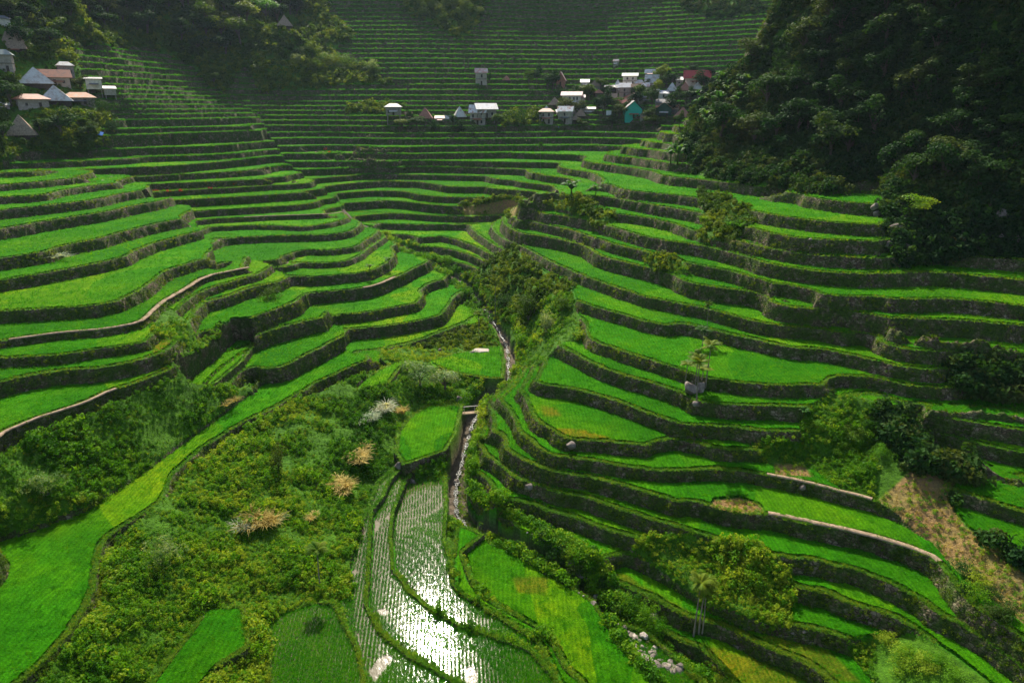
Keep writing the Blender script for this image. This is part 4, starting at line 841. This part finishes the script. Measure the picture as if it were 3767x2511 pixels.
clump_at(640,1195,60,'silver','greenish reed clump right of the brownish one','reed clump',5,'reed_clump',90,group=g); clump_at(555,1215,70,'silver','pale green reed clump left of the brownish one','reed clump',6,'reed_clump',100,group=g)
g='silvery reeds above the square paddy'
clump_at(850,965,70,'silver','silvery green reed clump, lower left','reed clump',7,'reed_clump',180,group=g); clump_at(880,945,76,'silver','silvery green reed clump, upper one under the flowering trees','reed clump',8,'reed_clump',180,group=g); clump_at(915,950,56,'dry','tan dead reed clump beside the silvery ones','reed clump',9,'reed_clump',100,group=g)
clump_at(520,925,60,'dry','straw-coloured dead grass heap beside the long paddy','dead grass',10,'dead_grass',90,1.0); clump_at(128,590,70,'silver','pale collapsed grass heap on the left wall','fallen grass',11,'fallen_grass',100,.8)
clump_at(1625,508,60,'lipgrass','bright tall grass clump among the right terraces','grass clump',12,'grass_clump',160,2.2); clump_at(1700,520,70,'lipgrass','yellow-green grass clump right of the taller one','grass clump',13,'grass_clump',160,1.8); clump_at(1405,492,46,'lipgrass','light green spiky clump on the upper middle wall','grass clump',14,'grass_clump',120,1.6)
clump_at(2195,550,60,'dry','yellowish grass tuft at the cliff foot','grass clump',15,'grass_clump',80,1.2); clump_at(2250,540,50,'dry','straw tuft hanging under the cliff','grass clump',16,'grass_clump',70,1.2)
for i,(u,v,lb) in enumerate(((357,440,'red-leaved plant nearest the path junction on the left'),(415,444,'widest red-leaved plant on the left terraces'),(483,434,'red-leaved plant third along the left terrace'),(541,426,'red-leaved plant furthest right on the left terrace'),(748,345,'reddish plant beside the upper gully'),(757,352,'second reddish plant beside the upper gully'),(388,444,'tiny red-leaved plant between two larger ones'))): clump_at(u,v,11 if i!=1 else 16,'red',lb,'red plant',30+i,'red_plant',40,1.6,'red-leaved plants on the left terraces',.6,.9)
# ---- boulders
def rock_proto(seed,mat='rock'):
    import bmesh
    bm=bmesh.new(); bmesh.ops.create_icosphere(bm,subdivisions=3,radius=.5); rr=random.Random(seed); dirs=[(Vector((rr.gauss(0,1),rr.gauss(0,1),rr.gauss(0,1))).normalized(),rr.uniform(.26,.4)) for _ in range(13)]
    for v in bm.verts:
        for d,c in dirs:
            q=v.co.dot(d)
            if q>c: v.co-=d*(q-c)*.93
        v.co.z*=.8
    me=bpy.data.meshes.new('boulder'); bm.to_mesh(me); bm.free(); me.materials.append(M[mat]); o=bpy.data.objects.new('boulder',me); COL.objects.link(o); return o
def rock_at(u,v,wpx,label,group=None,mat='rock',sz=1.,lift=.1,xyz=None):
    x,y,z=xyz or hit(u,v); m=pxm(x,y,z); k=random.randrange(4); s=wpx*m; return place(('rock',mat,k),lambda:rock_proto(k*3+1,mat),x,y,z+lift*s,s,label,'boulder',group,None,s*sz)
rock_at(1587,905,42,'big pale boulder under the betel palms',None,'rock',1.25,.3); rock_at(1608,902,30,'grey boulder touching the right side of the palm boulder',None,'rock',1.4,.4); rock_at(1598,940,20,'small boulder at the foot of the palm boulder')
rock_at(918,1072,30,'brown boulder at the corner of the square paddy'); rock_at(946,1108,20,'brown boulder at the head of the flooded paddies'); rock_at(1048,1112,22,'brown boulder in the stream beside the flooded paddy'); rock_at(1085,812,14,'dark boulder beside the pale flat slab'); rock_at(1012,806,12,'pale boulder in the bank above the little paddy'); rock_at(1055,922,26,'grey boulder leaning on the bank by the bridge')
rock_at(1108,808,48,'pale flat slab at the back of the little paddy',None,'palerock',.22,.05); rock_at(1082,813,16,'small pale rock touching the left end of the flat slab',None,'rock',.5,.1); rock_at(238,417,12,'small white stone on the left path',None,'palerock',.5); rock_at(255,409,9,'brown stone beside the left path corner'); rock_at(135,436,8,'small stone on the left bank top'); rock_at(1843,1122,18,'grey boulder below the right clay path'); rock_at(1215,1122,22,'brown boulder in the lower terrace corner'); rock_at(1310,1026,26,'dark boulder sticking from the overgrown wall'); rock_at(1860,555,10,'small stone on the right terrace')
for i,(u,v,w_) in enumerate(((2008,486,22),(2012,500,20),(2085,505,34),(2055,535,36),(2085,548,26),(2040,565,20),(2080,578,30),(2300,505,40),(2330,560,36),(2230,495,30),(2290,560,34),(2280,470,26),(2160,560,28))): rock_at(u,v,w_,'grey brown boulder among the rocks at the foot of the cliff','rocks at the foot of the cliff','rock',1.1,.2)
for i,(u,v,w_) in enumerate(((612,1492,14),(1268,1470,12),(1294,1508,8),(1440,1490,9),(1820,1455,9),(1845,1460,9),(1500,1422,34),(1445,1412,12),(1470,1418,12))): rock_at(u,v,w_,['pale stone on the bank right of the yellow-green paddy','pale round stone on the bund of the narrow green strip','small pale stone lower on the narrow strip bund','small stone on the rim of the big green paddy','pale stone on the wall rim left of its twin','pale stone on the wall rim right of its twin','big brown boulder in the lower stream gully','round stone in the dark lower gully, left','round stone in the dark lower gully, right'][i])
rr=random.Random(5); ns=0
for i in range(0,len(STW),3):
    x,y,z=STW[i]; d=math.hypot(x,y)
    if d>235 or ns>=190: continue
    if rr.random()<.4: continue
    for _ in range(2 if d<125 else 1):
        if ns>=190: break
        ox=rr.gauss(0,.9); s=rr.uniform(.5,1.5); u,v=proj(x+ox,y,z); 
        if v>1600: continue
        rock_at(0,0,1,'rounded rock lying in the narrow stream bed','rocks in the stream bed','palerock' if rr.random()<.18 else 'rock',.7,.25,(x+ox,y+rr.uniform(-.5,.5),ground(x+ox,y))); o=COL.objects[-1]
        o.scale=(s,s*rr.uniform(.7,1.2),s*.7); ns+=1
for i in range(24):   # the stony bank between the lower stream and the big green paddy
    t=i/23; u=1195+t*300; v=1275+t*165+16*math.sin(t*3)
    rock_at(u+rr.uniform(-8,8),v+rr.uniform(-8,6),rr.uniform(3.5,6.5),'small pale stone on the rim between the big green paddy and stream','stones along the big green paddy rim','palerock' if i%2 else 'rock',.8,.3)
# water running down the stream bed
k=0; V_=[];q_=[]
SL=STW[::2]; SL=SL[np.hypot(SL[:,0],SL[:,1])<200]
for i,(x,y,z) in enumerate(SL):
    wd=max(.12,.26+.16*math.sin(i*.37)+.1*math.sin(i*1.3)); V_+= [(x-wd,y,z+OFF-.72),(x+wd,y,z+OFF-.72)]
    if i: q_.append((2*i-2,2*i-1,2*i+1,2*i))
m,nt,N,L=newmat('stream_water'); b=bsdf(N,L,(.06,.065,.06),.25,.4,noise(N,L,pos(N),3,3),1,.3); out(N,L,b.outputs[0])
o=meshobj('stream',V_,q_,m,None,True); tag(o,kind='structure')
# little footbridge
A=Vector(at_z(1066,948,-54.7))+Vector((0,0,OFF)); B=Vector(at_z(1114,944,-54.7))+Vector((0,0,OFF)); br_=empty('footbridge',tuple((A+B)/2),math.atan2(B.y-A.y,B.x-A.x)); Lb=(B-A).length+.8
def box(x0,x1,y0,y1,z0,z1):
    return [(x0,y0,z0),(x1,y0,z0),(x1,y1,z0),(x0,y1,z0),(x0,y0,z1),(x1,y0,z1),(x1,y1,z1),(x0,y1,z1)],[(0,3,2,1),(4,5,6,7),(0,1,5,4),(1,2,6,5),(2,3,7,6),(3,0,4,7)]
def boxes(bs):
    V=[];Fc=[]
    for b in bs:
        v,f=box(*b); k=len(V); V+=v; Fc+=[tuple(i+k for i in q) for q in f]
    return V,Fc
meshobj('deck',*boxes([(-Lb/2,Lb/2,-.5,.5,-.25,0)]),M['path'],br_)
for sx in (-1,0.05,1): meshobj('railing_post',*boxes([(sx*Lb*.4-.04,sx*Lb*.4+.04,.42,.5,0.003,1.)]),M['plaster'],br_)
meshobj('handrail',*boxes([(-Lb*.42,Lb*.42,.41,.51,1.003,1.08)]),M['plaster'],br_); tag(br_,'short stone footbridge with pale railing over the stream','footbridge',kind='thing')
# ================================================================== the village
def roofmesh(kind,W,Dp,h,ov,th_=.12):
    w_,d_=W/2+ov,Dp/2+ov; 
    if kind=='pyr': top=[(-w_,-d_,0),(w_,-d_,0),(w_,d_,0),(-w_,d_,0),(-.08,0,h),(.08,0,h)]; Fc=[(0,1,5,4),(1,2,5),(2,3,4,5),(3,0,4)]
    elif kind=='hip': k=w_*.45; top=[(-w_,-d_,0),(w_,-d_,0),(w_,d_,0),(-w_,d_,0),(-k,0,h),(k,0,h)]; Fc=[(0,1,5,4),(1,2,5),(2,3,4,5),(3,0,4)]
    elif kind=='gable': top=[(-w_,-d_,0),(w_,-d_,0),(w_,d_,0),(-w_,d_,0),(-w_,0,h),(w_,0,h)]; Fc=[(0,1,5,4),(2,3,4,5)]
    elif kind=='gablef': top=[(-w_,-d_,0),(w_,-d_,0),(w_,d_,0),(-w_,d_,0),(0,-d_,h),(0,d_,h)]; Fc=[(1,2,5,4),(3,0,4,5)]
    else: top=[(-w_,-d_,0),(w_,-d_,0),(w_,d_,h),(-w_,d_,h)]; Fc=[(0,1,2,3)]
    n=len(top); V=top+[(x,y,z-th_) for x,y,z in top]; F2=list(Fc)+[tuple(reversed([i+n for i in f])) for f in Fc]
    ed={}
    for f in Fc:
        for a,b in zip(f,f[1:]+f[:1]): ed[(a,b)]=1
    for (a,b) in list(ed):
        if (b,a) not in ed: F2.append((b,a,a+n,b+n))
    return V,F2
def prism(W,Dp,h,kind):  # wall closing a gable
    if kind=='gable': V=[(-W/2,-Dp/2,0),(-W/2,Dp/2,0),(-W/2,0,h),(W/2,-Dp/2,0),(W/2,Dp/2,0),(W/2,0,h)]; return V,[(0,2,1),(3,4,5)]
    V=[(-W/2,-Dp/2,0),(W/2,-Dp/2,0),(0,-Dp/2,h),(-W/2,Dp/2,0),(W/2,Dp/2,0),(0,Dp/2,h)]; return V,[(0,1,2),(3,5,4)]
GH='houses of the village'
def house(u,v,wpx,hw,hr,rk,rm,wm_,label,win=2,stilt=0,ov=.1,dep=.8,rot=0,cat='house',door=True,name='house',stories=1,group=GH,patch=None):
    """u,v foot centre; wpx roof width; hw wall height, hr roof height and stilt height in photo units"""
    x,y,z=hit(u,v); m=pxm(x,y,z); az=math.atan2(x,y); root=empty(name,(x,y,z),-az+rot); tag(root,label,cat,group,'thing')
    hv=random.Random(int(u*7+v)); W=wpx*m/(1+2*ov); o_=W*ov; Dp=W*dep*hv.uniform(.75,1); H=hw*m; R_=hr*m*(1 if rk=='pyr' else 1.45); S=stilt*m; y0=Dp/2; win=max(0,win-(hv.random()<.35)); rot+=hv.uniform(-.22,.22); root.rotation_euler[2]=-az+rot
    def pt(nm,VF,mat,dy=0,dz=0,par=root):
        V,Fc=VF; V=[(a,b+y0+dy,c+dz) for a,b,c in V]; o=meshobj(nm,V,Fc,mat,par); 
        return o
    base=0.0 if S else -2.0
    wl_=pt('walls',boxes([(-W/2,W/2,-Dp/2,Dp/2,S+base,S+H)]),M[wm_])
    if rk in('gable','gablef'):
        g=pt('gable_wall',prism(W-.02,Dp-.02,R_*.92,rk),M[wm_],0,S+H+.004)
    rf=pt('roof',roofmesh(rk,W,Dp,R_,o_),M[rm],0,S+H+.06)
    if patch:
        k=len(rf.data.polygons); rf.data.materials.append(M[patch])
        rf.data.polygons[1 if k>1 else 0].material_index=1
    if stories==2: pt('floor_band',boxes([(-W/2-.12,W/2+.12,-Dp/2-.25,Dp/2,S+H*.5-.1,S+H*.5+.08)]),M['darkwood'])
    rows=[(.3,.62)] if stories==1 else [(.12,.38),(.62,.88)]
    for zi,(a,b) in enumerate(rows):
        for i in range(win):
            cx=(-.5+(i+.5)/win)*W*.86+hv.uniform(-.25,.25)
            if hv.random()<.2: continue
            if door and zi==0 and i==win//2: continue
            ww=min(.09*W,.42); pt('window',boxes([(cx-ww,cx+ww,-Dp/2-.05,-Dp/2+.02,S+H*a,S+H*b)]),M['glass'])
    if door and win: 
        cx=(-.5+(win//2+.5)/win)*W*.86; pt('door',boxes([(cx-.45,cx+.45,-Dp/2-.06,-Dp/2+.02,S+.01,S+min(H*.75,2.1))]),M['darkwood'])
    if rk!='pyr' and hv.random()<.6: pt('porch_roof',roofmesh('shed',W*.55,1.6,.5,.1,.08),M[hv.choice(['rusttin','tin','greytin','mixtin'])],-Dp/2-.85,S+H*.45)
    if S:
        for sx in (-1,1):
            for sy in (-1,1): pt('stilt',boxes([(sx*W*.42-.14,sx*W*.42+.14,sy*Dp*.38-.14,sy*Dp*.38+.14,-3,S)]),M['plank'])
    return root
H_=house
H_(1106,196,30,26,7,'gable','pinktin','concrete','tall pale tower house with faded pink roof on the left',2,stories=2,dep=.7)
H_(1163,193,20,4,10,'pyr','redthatch','darkwood','tiny reddish thatched hut right of the tower house',0,door=False)
H_(1287,199,24,11,13,'gablef','pinktin','redthatch','steep-gabled hut with red and white roof above the terraces',1,dep=1.0)
H_(1343,201,22,8,5,'shed','whitetin','concrete','small shed with bright white tin roof behind the thatched hut',1)
H_(1367,208,26,6,14,'pyr','thatch','plank','brown thatched hut beside the white-roofed shed',0,door=False)
H_(1414,152,14,10,3,'gable','pinktin','concrete','little grey lookout hut alone on the far terraces',1,door=False)
H_(1493,172,26,3,6,'gable','whitetin','plank','low shed with bright white roof at the top of the village',0,door=False)
H_(1446,197,38,20,5,'gable','greentin','plaster','two-storey house with grey-green roof at the top',3,stories=2)
H_(1418,202,15,3,14,'pyr','whitetin','plank','small sharp white pyramid roof left of the two-storey house',0,door=False)
H_(1443,196,16,2,9,'gablef','redtin','plank','dark red triangular gable in front of the two-storey house',0,door=False)
H_(1469,197,22,5,5,'hip','whitetin','plaster','white hipped roof pavilion in the middle of the village',1,door=False)
H_(1496,201,33,6,13,'gable','tin','plank','long streaky tin roof with steep slope, village centre',2)
H_(1434,225,30,21,7,'gable','whitetin','plank','two-storey wooden house with bright white gable roof',2,stories=2,dep=1)
H_(1404,216,34,13,4,'shed','greytin','darkwood','long dark wooden house with grey roof',3)
H_(1459,223,22,20,5,'gable','orangetin','plank','two-storey wooden house with orange-brown roof edge',2,stories=2)
H_(1497,187,20,4,9,'pyr','thatch','plank','brown thatched hut half hidden behind the tin roof',0,door=False)
H_(1600,196,62,13,12,'gable','redtin','plaster','long white house with bright red roof',5,dep=.5)
H_(1560,196,18,10,5,'shed','whitetin','concrete','white-roofed annex left of the red-roofed house',1,door=False)
H_(1543,213,28,3,19,'pyr','tin','plank','white pyramid-roofed hut beside a low shed',0,door=False)
H_(1523,214,22,2,3,'shed','whitetin','plank','low shed joined to the white pyramid hut',0,door=False)
H_(1571,213,27,3,18,'pyr','redthatch','darkwood','brown thatched pyramid hut between two white pyramid roofs',0,door=False)
H_(1600,211,27,3,18,'pyr','tin','darkwood','white pyramid hut with dark triangular opening, furthest right',0,door=False)
H_(1312,249,50,26,6,'gable','pinktin','plaster','white two-storey house with reddish roof edge',4,stories=2,dep=.6)
H_(1335,249,18,20,4,'shed','pinktin','plank','grey side wing of the white two-storey house',1,stories=2,door=False)
H_(1273,248,30,5,17,'pyr','thatch','darkwood','large brown thatched roof behind the stone house',0,door=False)
H_(1307,258,40,9,9,'hip','whitetin','plank','house with wide bright white hipped roof',2)
H_(1254,285,38,26,5,'hip','rusttin','concrete','two-storey stone house with rusty eaves at left front',2,stories=2)
H_(1254,262,22,2,16,'pyr','whitetin','plank','sharp white pyramid roof rising over the stone house',0,door=False)
H_(1297,284,38,25,8,'gable','mixtin','concrete','house with white and rust patched roof at the village front',2,stories=2)
H_(1332,273,28,5,16,'pyr','thatch','darkwood','round-shouldered brown thatched hut at the village front',0,door=False)
H_(1351,264,34,11,3,'shed','tin','concrete','grey stone shed with pale flat roof',1)
H_(1455,273,46,20,13,'gablef','greytin','teal','bright teal house with dark gable roof',1,dep=.9)
H_(1478,278,20,12,5,'gablef','pinktin','concrete','small stone hut attached to the teal house',1,door=False)
H_(1523,280,42,15,10,'gablef','orangetin','dgreen','dark green house with rust-orange roof on posts',2,stilt=12)
H_(1523,251,38,13,6,'gable','greytin','plank','grey wooden house with grey roof behind the green one',3)
H_(1566,277,42,6,22,'pyr','redthatch','darkwood','big thatched hut with dark doorway at the right front',0,door=True)
H_(1452,236,46,9,8,'gablef','pinktin','plaster','white-walled house with faded red gable roof in the middle',2)
H_(1430,245,32,6,6,'gable','redtin','plank','low house with red patched roof above the teal house',2)
H_(1555,232,24,6,3,'shed','orangetin','plank','rusty low shed above the thatched hut on the right',0,door=False)
H_(1690,166,18,4,5,'shed','whitetin','plank','small white roof peeking beside the dark ridge tree',0,door=False)
H_(905,289,40,18,5,'hip','tin','plank','grey wooden house raised on tall posts, centre left',3,stilt=20,rot=.1)
H_(976,279,36,6,24,'pyr','redthatch','darkwood','reddish brown pyramid hut right of the stilt house',0,door=False)
H_(940,274,18,6,5,'gable','orangetin','plank','tiny shed between the stilt house and brown hut',0,door=False)
H_(1058,278,30,5,23,'pyr','tin','darkwood','grey-white pyramid hut left of the white long house',0,door=False)
H_(1119,290,52,18,9,'gable','whitetin','plank','long house with bright white roof raised on posts',3,stilt=18)
H_(1097,290,42,26,12,'gable','mixtin','concrete','weathered house with white and rust roof in front',3,stories=2)
for u,v,w,h1,h2,rk,rm,wm2,lb,wi in ((1380,249,26,9,4,'shed','rusttin','plank','rusty little shed between the trees right of the white house',1),(1404,236,26,8,7,'gable','thatch','darkwood','low thatched store left of the red patched roof',0),(1478,236,28,10,6,'gable','greytin','plank','dark plank house right of the faded red gable roof',2),(1500,226,24,10,5,'shed','tin','plank','tall plank shed with pale roof above the trees',1),(1516,262,20,10,4,'shed','rusttin','concrete','narrow rusty-roofed shed left of the dark green house',1),(1545,262,26,9,7,'gable','orangetin','plank','plank house with orange roof behind the big thatched hut',1),(1375,222,22,7,8,'pyr','redthatch','darkwood','small reddish thatched hut below the white-roofed shed',0),(1425,212,24,9,5,'gable','tin','plank','pale-roofed house tucked under the two-storey house',1),(1480,210,24,8,6,'gable','mixtin','plank','patched-roof house below the white pavilion',1),(1524,225,26,8,5,'shed','whitetin','plaster','white-roofed outbuilding below the white pyramid hut',1),(1590,225,22,7,5,'shed','greytin','plank','grey shed below the furthest right pyramid hut',0),(1288,268,22,8,4,'shed','whitetin','concrete','white-roofed lean-to between the two front stone houses',0),(1320,285,24,8,10,'pyr','thatch','darkwood','small thatched hut on the front terrace edge',0),(1010,279,24,6,4,'shed','rusttin','plank','rusty lean-to right of the brown pyramid hut',0),(1030,279,18,5,5,'gable','tin','plank','tiny pale-roofed shed left of the grey-white pyramid',0)): H_(u,v,w,h1,h2,rk,rm,wm2,lb,wi,door=wi>0)
GL='houses of the left hillside village'
H_(85,203,74,10,36,'pyr','tin','darkwood','upper steep white pyramid roof with red patches',0,door=False,group=GL,patch='mixtin')
H_(128,197,72,17,12,'gable','rusttin','concrete','long rust-red roofed house beside the upper pyramid roof',3,group=GL,dep=.6)
H_(155,180,38,26,6,'hip','tin','plank','pale wooden house with low hipped roof at the top',3,group=GL)
H_(222,228,38,22,3,'shed','greytin','plaster','small whitewashed house on thin posts at the edge',1,stilt=20,group=GL)
H_(257,232,28,14,4,'shed','tin','concrete','grey annex with pale roof at the far right edge',1,stilt=12,group=GL)
H_(131,243,68,10,34,'pyr','tin','darkwood','lower steep white pyramid roof of the left village',0,door=False,group=GL)
H_(80,250,72,20,8,'hip','rusttin','concrete','grey block house with rusty roof beside the lower pyramid',2,group=GL)
H_(182,240,72,14,8,'hip','orangetin','plank','house with orange rusty roof right of the lower pyramid',2,group=GL)
H_(52,321,62,9,45,'pyr','thatch','darkwood','large dark thatched hut with rounded ridge at lower left',0,door=False,group=GL)
H_(10,165,44,36,8,'hip','greentin','concrete','grey concrete house with open verandah at the left edge',2,stories=2,group=GL)
H_(32,118,54,4,26,'hip','thatch','darkwood','dim brown thatched roof above the concrete house',0,door=False,group=GL)
H_(10,64,34,18,5,'hip','greytin','plaster','grey house high on the left edge under the trees',1,group=GL)
H_(10,250,26,8,4,'shed','tin','concrete','small pale shed at the left edge between trees',0,door=False,group=GL)
H_(655,66,36,5,24,'pyr','thatch','darkwood','lone thatched hut on the forested spur',0,door=False,group=None)
# white sheet hanging on a frame, scattered washing
x,y,z=hit(1398,268); m_=pxm(x,y,z); o=meshobj('sheet',*boxes([(-6*m_,6*m_,-.04,.04,.4,12*m_)]),M['white']); o.location=(x,y,z); tag(o,'white square sheet hanging in front of the trees','sheet',kind='thing')
# people, tiny at this distance
def person_at(u,v,hpx,cloth,label,k):
    x,y,z=hit(u,v); m=pxm(x,y,z); H=min(max(hpx*m,1.4),2.6)
    pts=[(0,0,.95),(0,0,1.2),(0,0,1.45),(0,0,1.55),(0,0,1.68),(0,0,1.78),(.1,0,.9),(.13,.04,.5),(.13,0,.06),(.13,-.12,.02),(-.1,0,.9),(-.12,-.04,.5),(-.14,0,.06),(-.14,-.12,.02),(.2,0,1.42),(.27,.02,1.15),(.26,-.12,.95),(-.2,0,1.42),(-.28,.02,1.15),(-.24,-.15,.98)]
    ed=[(0,1),(1,2),(2,3),(3,4),(4,5),(0,6),(6,7),(7,8),(8,9),(0,10),(10,11),(11,12),(12,13),(2,14),(14,15),(15,16),(2,17),(17,18),(18,19)]
    rad=[.14,.13,.15,.06,.1,.08,.1,.07,.05,.04,.1,.07,.05,.04,.07,.05,.04,.07,.05,.04]
    me=bpy.data.meshes.new('person'); me.from_pydata(pts,ed,[]); o=bpy.data.objects.new('person',me); COL.objects.link(o)
    md=o.modifiers.new('skin','SKIN'); 
    bpy.context.view_layer.objects.active=o
    if not me.skin_vertices:
        bpy.context.view_layer.update()
        me.attributes  # skin layer is made by the operator-free path below
    try:
        for i,r_ in enumerate(rad): me.skin_vertices[0].data[i].radius=(r_,r_*.8)
        me.skin_vertices[0].data[0].use_root=True
    except Exception: pass
    o.modifiers.new('sub','SUBSURF').levels=1; o.modifiers['sub'].render_levels=1
    dg=bpy.context.evaluated_depsgraph_get(); m2=bpy.data.meshes.new_from_object(o.evaluated_get(dg)); o.modifiers.clear(); o.data=m2
    m2.materials.clear(); 
    for mm in (M[cloth],M['skin'],M['darkcloth']): m2.materials.append(mm)
    for p in m2.polygons: zc_=p.center.z; p.material_index=1 if zc_>1.5 or (abs(p.center.x)>.2 and zc_<1.2) else 2 if zc_<.95 else 0
    o.location=(x,y,z+.05); s=H/1.8; o.scale=(s,s,s); o.rotation_euler=(0,0,k); tag(o,label,'person','villagers' if k<.9 else None,'thing')
person_at(142,340,9,'white','person in white standing below the left village, leftmost',.2); person_at(153,338,9,'blue','person in blue standing between two others below the left village',.5); person_at(162,337,9,'white','person in white standing below the left village, rightmost',.7)
person_at(1417,365,6,'white','person in white out on the middle terraces',1.2); person_at(1283,300,7,'blue','person in blue on the terrace below the village',2); person_at(1209,330,7,'yellow','person in yellow on the terrace left below the village',2.4); person_at(1391,312,9,'white','person in white beside a post on the terrace',1.5); person_at(815,214,10,'orange','person in orange on the far left terraces',1); person_at(1311,199,6,'white','person in white beside the red and white hut',1.9)
# blue tarpaulin by the left village
x,y,z=hit(232,311); m_=pxm(x,y,z); o=meshobj('tarpaulin',*boxes([(-5*m_,5*m_,-1,1,.1,.25)]),M['blue']); o.location=(x,y,z+.4); o.rotation_euler=(.6,.2,.3); tag(o,'small bright blue tarpaulin on the bank below the left village','tarpaulin',kind='thing')
# ================================================================== light, air, camera
SUN_EL=math.radians(42); SUN_AZ=math.radians(-8)   # azimuth from +Y, negative = left
sd=Vector((math.sin(SUN_AZ)*math.cos(SUN_EL),math.cos(SUN_AZ)*math.cos(SUN_EL),math.sin(SUN_EL)))
w=bpy.data.worlds.new('World'); SC.world=w; w.use_nodes=True; N=w.node_tree.nodes; L=w.node_tree.links
sk=N.new('ShaderNodeTexSky'); sk.sky_type='NISHITA'; sk.sun_disc=False; sk.sun_elevation=SUN_EL; sk.sun_rotation=SUN_AZ; sk.air_density=1.2; sk.dust_density=2.5
bg=N['Background']; L.new(sk.outputs[0],bg.inputs[0]); bg.inputs[1].default_value=.105
sl=bpy.data.lights.new('sun','SUN'); sl.energy=5; sl.angle=math.radians(.53); sl.color=(1,.92,.77); so=bpy.data.objects.new('sun',sl); COL.objects.link(so); so.rotation_euler=sd.to_track_quat('Z','Y').to_euler(); so.location=(0,0,200)
# unseen clouds, added to throw shade on the far hillside and right-hand cliff
def shade_cloud(cx,cy,cz,rx,ry,rz,n,seed):
    import bmesh
    rr=random.Random(seed); bm=bmesh.new()
    for i in range(n):
        a=rr.uniform(0,6.283); q=math.sqrt(rr.random()); s=rr.uniform(.22,.42)*min(rx,ry)
        mt=Matrix.Translation((math.cos(a)*q*rx,math.sin(a)*q*ry,rr.uniform(-.3,.5)*rz))@Matrix.Diagonal((s*rr.uniform(.8,1.5),s,min(s*.6,rz),1)); bmesh.ops.create_icosphere(bm,subdivisions=3,radius=1,matrix=mt)
    me=bpy.data.meshes.new('shade_cloud'); bm.to_mesh(me); bm.free(); n_=len(me.vertices); c=np.empty(n_*3); me.vertices.foreach_get('co',c); c=c.reshape(-1,3); f=fbm(c[:,0]/22,c[:,1]/22+c[:,2]/19,4,seed)
    c+=np.stack([f*14,fbm(c[:,1]/25,c[:,0]/25,3,seed+3)*14,f*8],1); me.vertices.foreach_set('co',c.ravel()); me.polygons.foreach_set('use_smooth',[True]*len(me.polygons))
    m,nt,N,L=newmat('shade_cloud_white'); d=N.new('ShaderNodeBsdfDiffuse'); d.inputs[0].default_value=(.85,.86,.88,1); t=N.new('ShaderNodeBsdfTranslucent'); t.inputs[0].default_value=(.8,.8,.82,1); mx=N.new('ShaderNodeMixShader'); mx.inputs[0].default_value=.35; L.new(d.outputs[0],mx.inputs[1]); L.new(t.outputs[0],mx.inputs[2]); out(N,L,mx.outputs[0]); me.materials.append(m)
    o=bpy.data.objects.new('shade_cloud',me); COL.objects.link(o); o.location=(cx,cy,cz); tag(o,kind='stuff')
def over(tx,ty,tz,zc_): s=(zc_-tz)/sd.z; return tx+sd.x*s,ty+sd.y*s,zc_
shade_cloud(*over(170,740,150,560),240,90,26,60,1)
shade_cloud(*over(230,150,90,520),94,140,22,70,2)
# the air of the valley
SX=760; 
V,Fc=box(-SX,SX,-60,820,-12,float(ZW.max())+14)
m,nt,N,L=newmat('valley_air'); pv=N.new('ShaderNodeVolumePrincipled'); pv.inputs['Color'].default_value=(.62,.78,1,1); pv.inputs['Density'].default_value=.000045; pv.inputs['Anisotropy'].default_value=.3; o_=N.new('ShaderNodeOutputMaterial'); L.new(pv.outputs[0],o_.inputs['Volume'])
hz=meshobj('haze',V,Fc,m); tag(hz,kind='stuff')
cam=bpy.data.cameras.new('camera'); co=bpy.data.objects.new('camera',cam); COL.objects.link(co); SC.camera=co
cam.sensor_width=36; cam.lens=F/2352*36; cam.clip_end=3000; cam.clip_start=.5
co.location=(0,0,OFF); co.rotation_euler=(math.pi/2-PIT,0,0)
SC.view_settings.view_transform='Standard'; SC.view_settings.look='None'; SC.view_settings.exposure=.72; SC.view_settings.gamma=1
SC.cycles.max_bounces=6; SC.cycles.volume_bounces=0; SC.cycles.transparent_max_bounces=4; SC.cycles.use_adaptive_sampling=True
